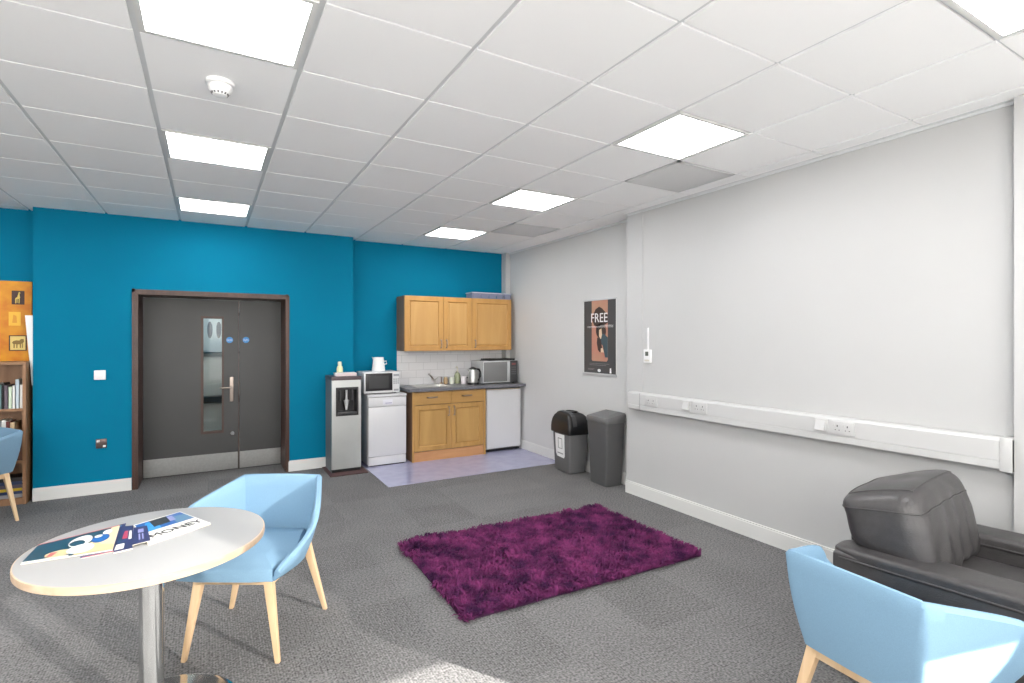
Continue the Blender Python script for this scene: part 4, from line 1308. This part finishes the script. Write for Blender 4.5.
# ================================================================== TUB CHAIRS
def chaikin(pts, it=2):
    for _ in range(it):
        out = [pts[0]]
        for a, b_ in zip(pts, pts[1:]):
            out.append(tuple(a[i] * .75 + b_[i] * .25 for i in range(len(a))))
            out.append(tuple(a[i] * .25 + b_[i] * .75 for i in range(len(a))))
        out.append(pts[-1])
        pts = out
    return pts
def make_chair(label):
    t = thing('tub_chair', label, 'chair', (0, 0, 0), 0, 'pale blue tub chairs')
    # (rim x, y, z, bottom x, y) from the middle of the back to the front, right side
    half = [(0, -.312, .745, 0, -.262), (.12, -.31, .744, .10, -.258), (.200, -.307, .742, .165, -.255), (.226, -.304, .741, .188, -.250), (.236, -.275, .736, .195, -.222), (.262, -.20, .718, .214, -.14),
            (.305, -.08, .692, .245, -.03), (.335, .01, .668, .262, .03), (.346, .052, .652, .263, .075), (.345, .086, .60, .262, .11), (.316, .165, .535, .252, .18), (.272, .225, .49, .24, .24), (.25, .285, .448, .228, .29)]
    full = [(-a, b_, c, -d, e) for a, b_, c, d, e in half[:0:-1]] + half
    full = chaikin(full, 2)
    n = len(full)
    TH = .034
    BZ = .403
    def inward(i):
        a = full[max(0, i - 1)]; b_ = full[min(n - 1, i + 1)]
        d = Vector((b_[0] - a[0], b_[1] - a[1], 0)).normalized()
        return Vector((-d.y, d.x, 0))
    V = 6
    rows = []
    bm = BM()
    for i, (x, y, z, bx, by) in enumerate(full):
        nv = inward(i)
        col = []
        rim = Vector((x, y, z)); bot = Vector((bx, by, BZ))
        col.append(bot + nv * .02 + Vector((0, 0, -.004)))
        for k in range(V + 1):                      # outside, bottom to rim
            s = k / V
            p = bot.lerp(rim, s)
            p = p - nv * .012 * math.sin(PI * s)
            col.append(p - Vector((0, 0, .012 if k == V else 0)))
        col.append(rim + nv * TH * .28 + Vector((0, 0, .001)))
        col.append(rim + nv * TH * .72 + Vector((0, 0, .001)))
        inb = bot + nv * TH; inr = rim + nv * TH - Vector((0, 0, .012))
        for k in range(V, -1, -1):
            s = k / V
            p = inb.lerp(inr, s) - nv * .012 * math.sin(PI * s)
            p.z = max(p.z, BZ + .004)
            col.append(p)
        rows.append([bm.verts.new(p) for p in col])
    for a, b_ in zip(rows, rows[1:]):
        for k in range(len(a) - 1):
            bm.faces.new((a[k], b_[k], b_[k + 1], a[k + 1]))
    bm.faces.new(rows[0]); bm.faces.new(rows[-1][::-1])
    obj('shell', bm, M['fabric'], t, smooth=42)
    # underside pan
    bm = BM()
    pts = [(p[3] + inward(i).x * .012, p[4] + inward(i).y * .012) for i, p in enumerate(full)]
    prism(bm, [(x, y, BZ - .006) for x, y in pts], (0, 0, .012))
    obj('seat_pan', bm, M['fabric'], t, smooth=0)
    # seat pad with soft front
    bm = BM()
    pad = [(p[3] + inward(i).x * .03, p[4] + inward(i).y * .03) for i, p in enumerate(full) if p[1] < .27]
    pad = [(-.222, .30)] + pad + [(.222, .30), (.12, .312), (-.12, .312)]
    lo = [(x, y, BZ + .002) for x, y in pad]
    mid = [(x, y, BZ + .045) for x, y in pad]
    cxp, cyp = 0, .02
    hi = [(cxp + (x - cxp) * .955, cyp + (y - cyp) * .955, BZ + .060) for x, y in pad]
    in_ = [(cxp + (x - cxp) * .5, cyp + (y - cyp) * .5, BZ + .068) for x, y in pad]
    loft(bm, [lo, mid, hi, in_])
    obj('seat', bm, M['fabric'], t, smooth=50)
    # legs
    for sx in (-1, 1):
        for sy, fx, fy, tx, ty in ((1, .222, .245, .162, .212), (-1, .265, -.245, .172, -.205)):
            bm = BM()
            w, d = .022, .018
            hexa(bm, [(sx * fx - .011, fy - .010, 0), (sx * fx + .011, fy - .010, 0), (sx * fx + .011, fy + .010, 0), (sx * fx - .011, fy + .010, 0)],
                 [(sx * tx - w, ty - d, BZ - .006), (sx * tx + w, ty - d, BZ - .006), (sx * tx + w, ty + d, BZ - .006), (sx * tx - w, ty + d, BZ - .006)], bev=.004)
            obj('leg', bm, M['beech'], t)
    bm = BM()
    z0, z1 = BZ - .048, BZ - .006
    box(bm, -.17, .17, .204, .228, z0, z1, bev=.003); box(bm, -.17, .17, -.224, -.2, z0, z1, bev=.003)
    box(bm, -.19, -.166, -.2, .204, z0, z1, bev=.003); box(bm, .166, .19, -.2, .204, z0, z1, bev=.003)
    obj('leg_frame', bm, M['beech'], t)
    return t
ch = make_chair('pale blue tub chair behind the round white table')
ch.location = (.22, 3.01, 0)
ch.rotation_euler = (0, 0, math.radians(149.3))
dup(ch, (2.13, .93, 0), math.radians(-94.2), 'pale blue tub chair seen from behind, in front of the black armchair')
dup(ch, (-1.725, 5.93, 0), math.radians(126), 'tub chair at the left edge, in front of the bookcase')

# =================================================================== ARMCHAIR
t = thing('armchair', 'black leather armchair against the white wall on the right', 'armchair', (2.965, .975, 0), math.radians(186.5))
for sx, nm in ((1, 'arm'), (-1, 'arm')):
    bm = BM()
    x0, x1 = (.255, .45) if sx > 0 else (-.45, -.255)
    box(bm, x0, x1, -.43, .43,   .06, .555, bev=.022, seg=4)
    a = obj('arm', bm, M['leather'], t)
    bm = BM()
    puff(bm, (x0 + x1) / 2, 0, .546, .102, .437, .034, p=5, n=12, wrinkle=.004, wscale=7)
    pd = obj('arm_pad', bm, M['leather'], a)
    bm = BM()
    for xx in (x0 - .003, x1 + .003):
        tube(bm, [(xx, -.40, .532), (xx, 0, .534), (xx, .40, .532)], .0045, 6)
    obj('piping', bm, M['leather'], a)
bm = BM(); box(bm, -.255, .255, -.43, .40, .06, .30, bev=.02, seg=3); obj('base', bm, M['leather'], t)
bm = BM(); box(bm, -.255, .255, -.43, -.27,   .30, .62, bev=.03, seg=4); obj('back_frame', bm, M['leather'], t)
bm = BM(); puff(bm, 0, .11, .39, .25, .33, .105, p=5, n=14, wrinkle=.008, wscale=5); obj('seat_cushion', bm, M['leather'], t)
bm = BM()
def lean(w):
    k = (w.z + .2) / .4
    f_ = 1 - .10 * max(0, k - .3)
    b_ = max(0, min(1, .5 - w.y / .37))
    zz = w.z * (1 - .62 * b_ ** 1.5) if w.z > 0 else w.z * (1.0 + .55 * (1 - b_))
    sag = .012 * math.sin(w.x * 46 + w.z * 9) * max(0, .9 - k) * (1 if w.y > 0 else .3)
    return Vector((w.x * f_, w.y * (1.05 - .18 * k) - .10 * k + sag, zz + .018 * math.cos(w.x * 4)))
puff(bm, 0, -.215, .700, .375, .185, .165, p=5, n=26, wrinkle=.014, wscale=5.5, fn=lean)
bc = obj('back_cushion', bm, M['leather'], t)
def on_cushion(q, off=.002):       # a point on the cushion's surface in direction q
    l = (abs(q[0]) ** 5 + abs(q[1]) ** 5 + abs(q[2]) ** 5) ** .2
    w = Vector((q[0] / l * .375, q[1] / l * .185, q[2] / l * .165))
    tt = noise.noise(Vector((w.x * 5.5, w.y * 5.5, w.z * 5.5 * .5)) + Vector((3.1, 7.7, 1.3)))
    w += w.normalized() * (tt * .014 + off)
    w = lean(w)
    return (w.x, w.y - .215, w.z + .700)
for zq in (.42, .93):
    bm = BM()
    ring = []
    for k in range(65):
        a = 2 * PI * k / 64
        m_ = max(abs(math.cos(a)), abs(math.sin(a)))
        sc_ = 1.0 if zq < .9 else .8
        ring.append(on_cushion((math.cos(a) / m_ * sc_, math.sin(a) / m_ * sc_, zq)))
    tube(bm, ring, .0035, 6)
    obj('seam', bm, M['leather'], bc)
for sx in (-1, 1):
    for sy in (-1, 1):
        bm = BM(); box(bm, sx * .36 - .03, sx * .36 + .03, sy * .36 - .03, sy * .36 + .03, 0, .062, bev=.004); obj_each('foot', bm, M['black'], t)

# ======================================================================== RUG
t = thing('shag_rug', 'purple shaggy rug in the middle of the carpet', 'rug', (2.10, 3.135, 0), math.radians(-1.6))
rx, ry = .895, .592
bm = BM(); box(bm, -rx, rx, -ry, ry, 0, .012); obj('backing', bm, M['rug_back'], t, smooth=0)
import array
rng = random.Random(11)
verts, faces = [], []
for k in range(26000):
    x = rng.uniform(-rx, rx); y = rng.uniform(-ry, ry)
    if rng.random() < .05:                       # shaggy edge
        if rng.random() < .5: x = math.copysign(rx, x)
        else: y = math.copysign(ry, y)
    cl = noise.noise(Vector((x * 7, y * 7, .3)))
    ang = 2 * PI * noise.noise(Vector((x * 3.5, y * 3.5, 5.1))) + rng.gauss(0, .8)
    L = rng.uniform(.03, .062)
    hgt = .012 + rng.uniform(.006, .034) + .014 * cl
    dx, dy = math.cos(ang), math.sin(ang)
    w = rng.uniform(.003, .0065)
    b0 = len(verts)
    verts += [(x - dy * w, y + dx * w, .010), (x + dy * w, y - dx * w, .010),
              (x + dx * L * .5 + dy * w, y + dy * L * .5 - dx * w, hgt), (x + dx * L * .5 - dy * w, y + dy * L * .5 + dx * w, hgt),
              (x + dx * L, y + dy * L, hgt * .8)]
    faces += [(b0, b0 + 1, b0 + 2, b0 + 3), (b0 + 3, b0 + 2, b0 + 4)]
me = bpy.data.meshes.new('pile')
me.from_pydata(verts, [], faces)
me.materials.append(M['rug'])
o = bpy.data.objects.new('pile', me); C.objects.link(o); o.parent = t; o['kind'] = 'stuff'

# ==================================================================== LIGHTING
w = bpy.data.worlds.new('daylight')
SC.world = w
w.use_nodes = True
nt = w.node_tree
bg = nt.nodes['Background']
tc = nt.nodes.new('ShaderNodeTexCoord')
sx = nt.nodes.new('ShaderNodeSeparateXYZ')
nt.links.new(tc.outputs['Generated'], sx.inputs[0])
rp = nt.nodes.new('ShaderNodeValToRGB')
mr = nt.nodes.new('ShaderNodeMapRange')
mr.inputs['From Min'].default_value = -.3; mr.inputs['From Max'].default_value = .5
nt.links.new(sx.outputs['Z'], mr.inputs['Value'])
nt.links.new(mr.outputs['Result'], rp.inputs['Fac'])
rp.color_ramp.elements[0].color = (2.1, 2.06, 2.0, 1)     # made-up bright ground, added to throw light up onto the ceiling
rp.color_ramp.elements[1].color = (.30, .34, .42, 1)      # sky
nt.links.new(rp.outputs['Color'], bg.inputs['Color'])
bg.inputs['Strength'].default_value = 1.85
sun = bpy.data.lights.new('sun', 'SUN')
sun.energy = 28
sun.angle = math.radians(.3)
sun.color = (1, .96, .9)
so = bpy.data.objects.new('sun', sun); C.objects.link(so)
dv = Vector((-.485, .875, -.315))
so.rotation_euler = dv.to_track_quat('-Z', 'Y').to_euler()
so.location = (6, -8, 5)

# ====================================================================== CAMERA
cam = bpy.data.cameras.new('camera')
co = bpy.data.objects.new('camera', cam); C.objects.link(co)
F = 526.43
cam.sensor_width = 36
cam.lens = F / 1024 * 36
cam.shift_y = -3.0 / 1024
cam.clip_start = .02
co.location = (0, 0, 1.519)
co.rotation_euler = (PI / 2, 0, -.52451)
SC.camera = co
SC.view_settings.view_transform = 'Standard'
SC.view_settings.look = 'None'
SC.view_settings.exposure = 0.36
SC.view_settings.gamma = 1
SC.view_settings.use_curve_mapping = False
SC.cycles.max_bounces = 10
SC.cycles.diffuse_bounces = 7
SC.cycles.glossy_bounces = 4
SC.cycles.transparent_max_bounces = 12
SC.cycles.caustics_reflective = False
SC.cycles.caustics_refractive = False
SC.cycles.sample_clamp_indirect = 6
SC.cycles.use_denoising = True
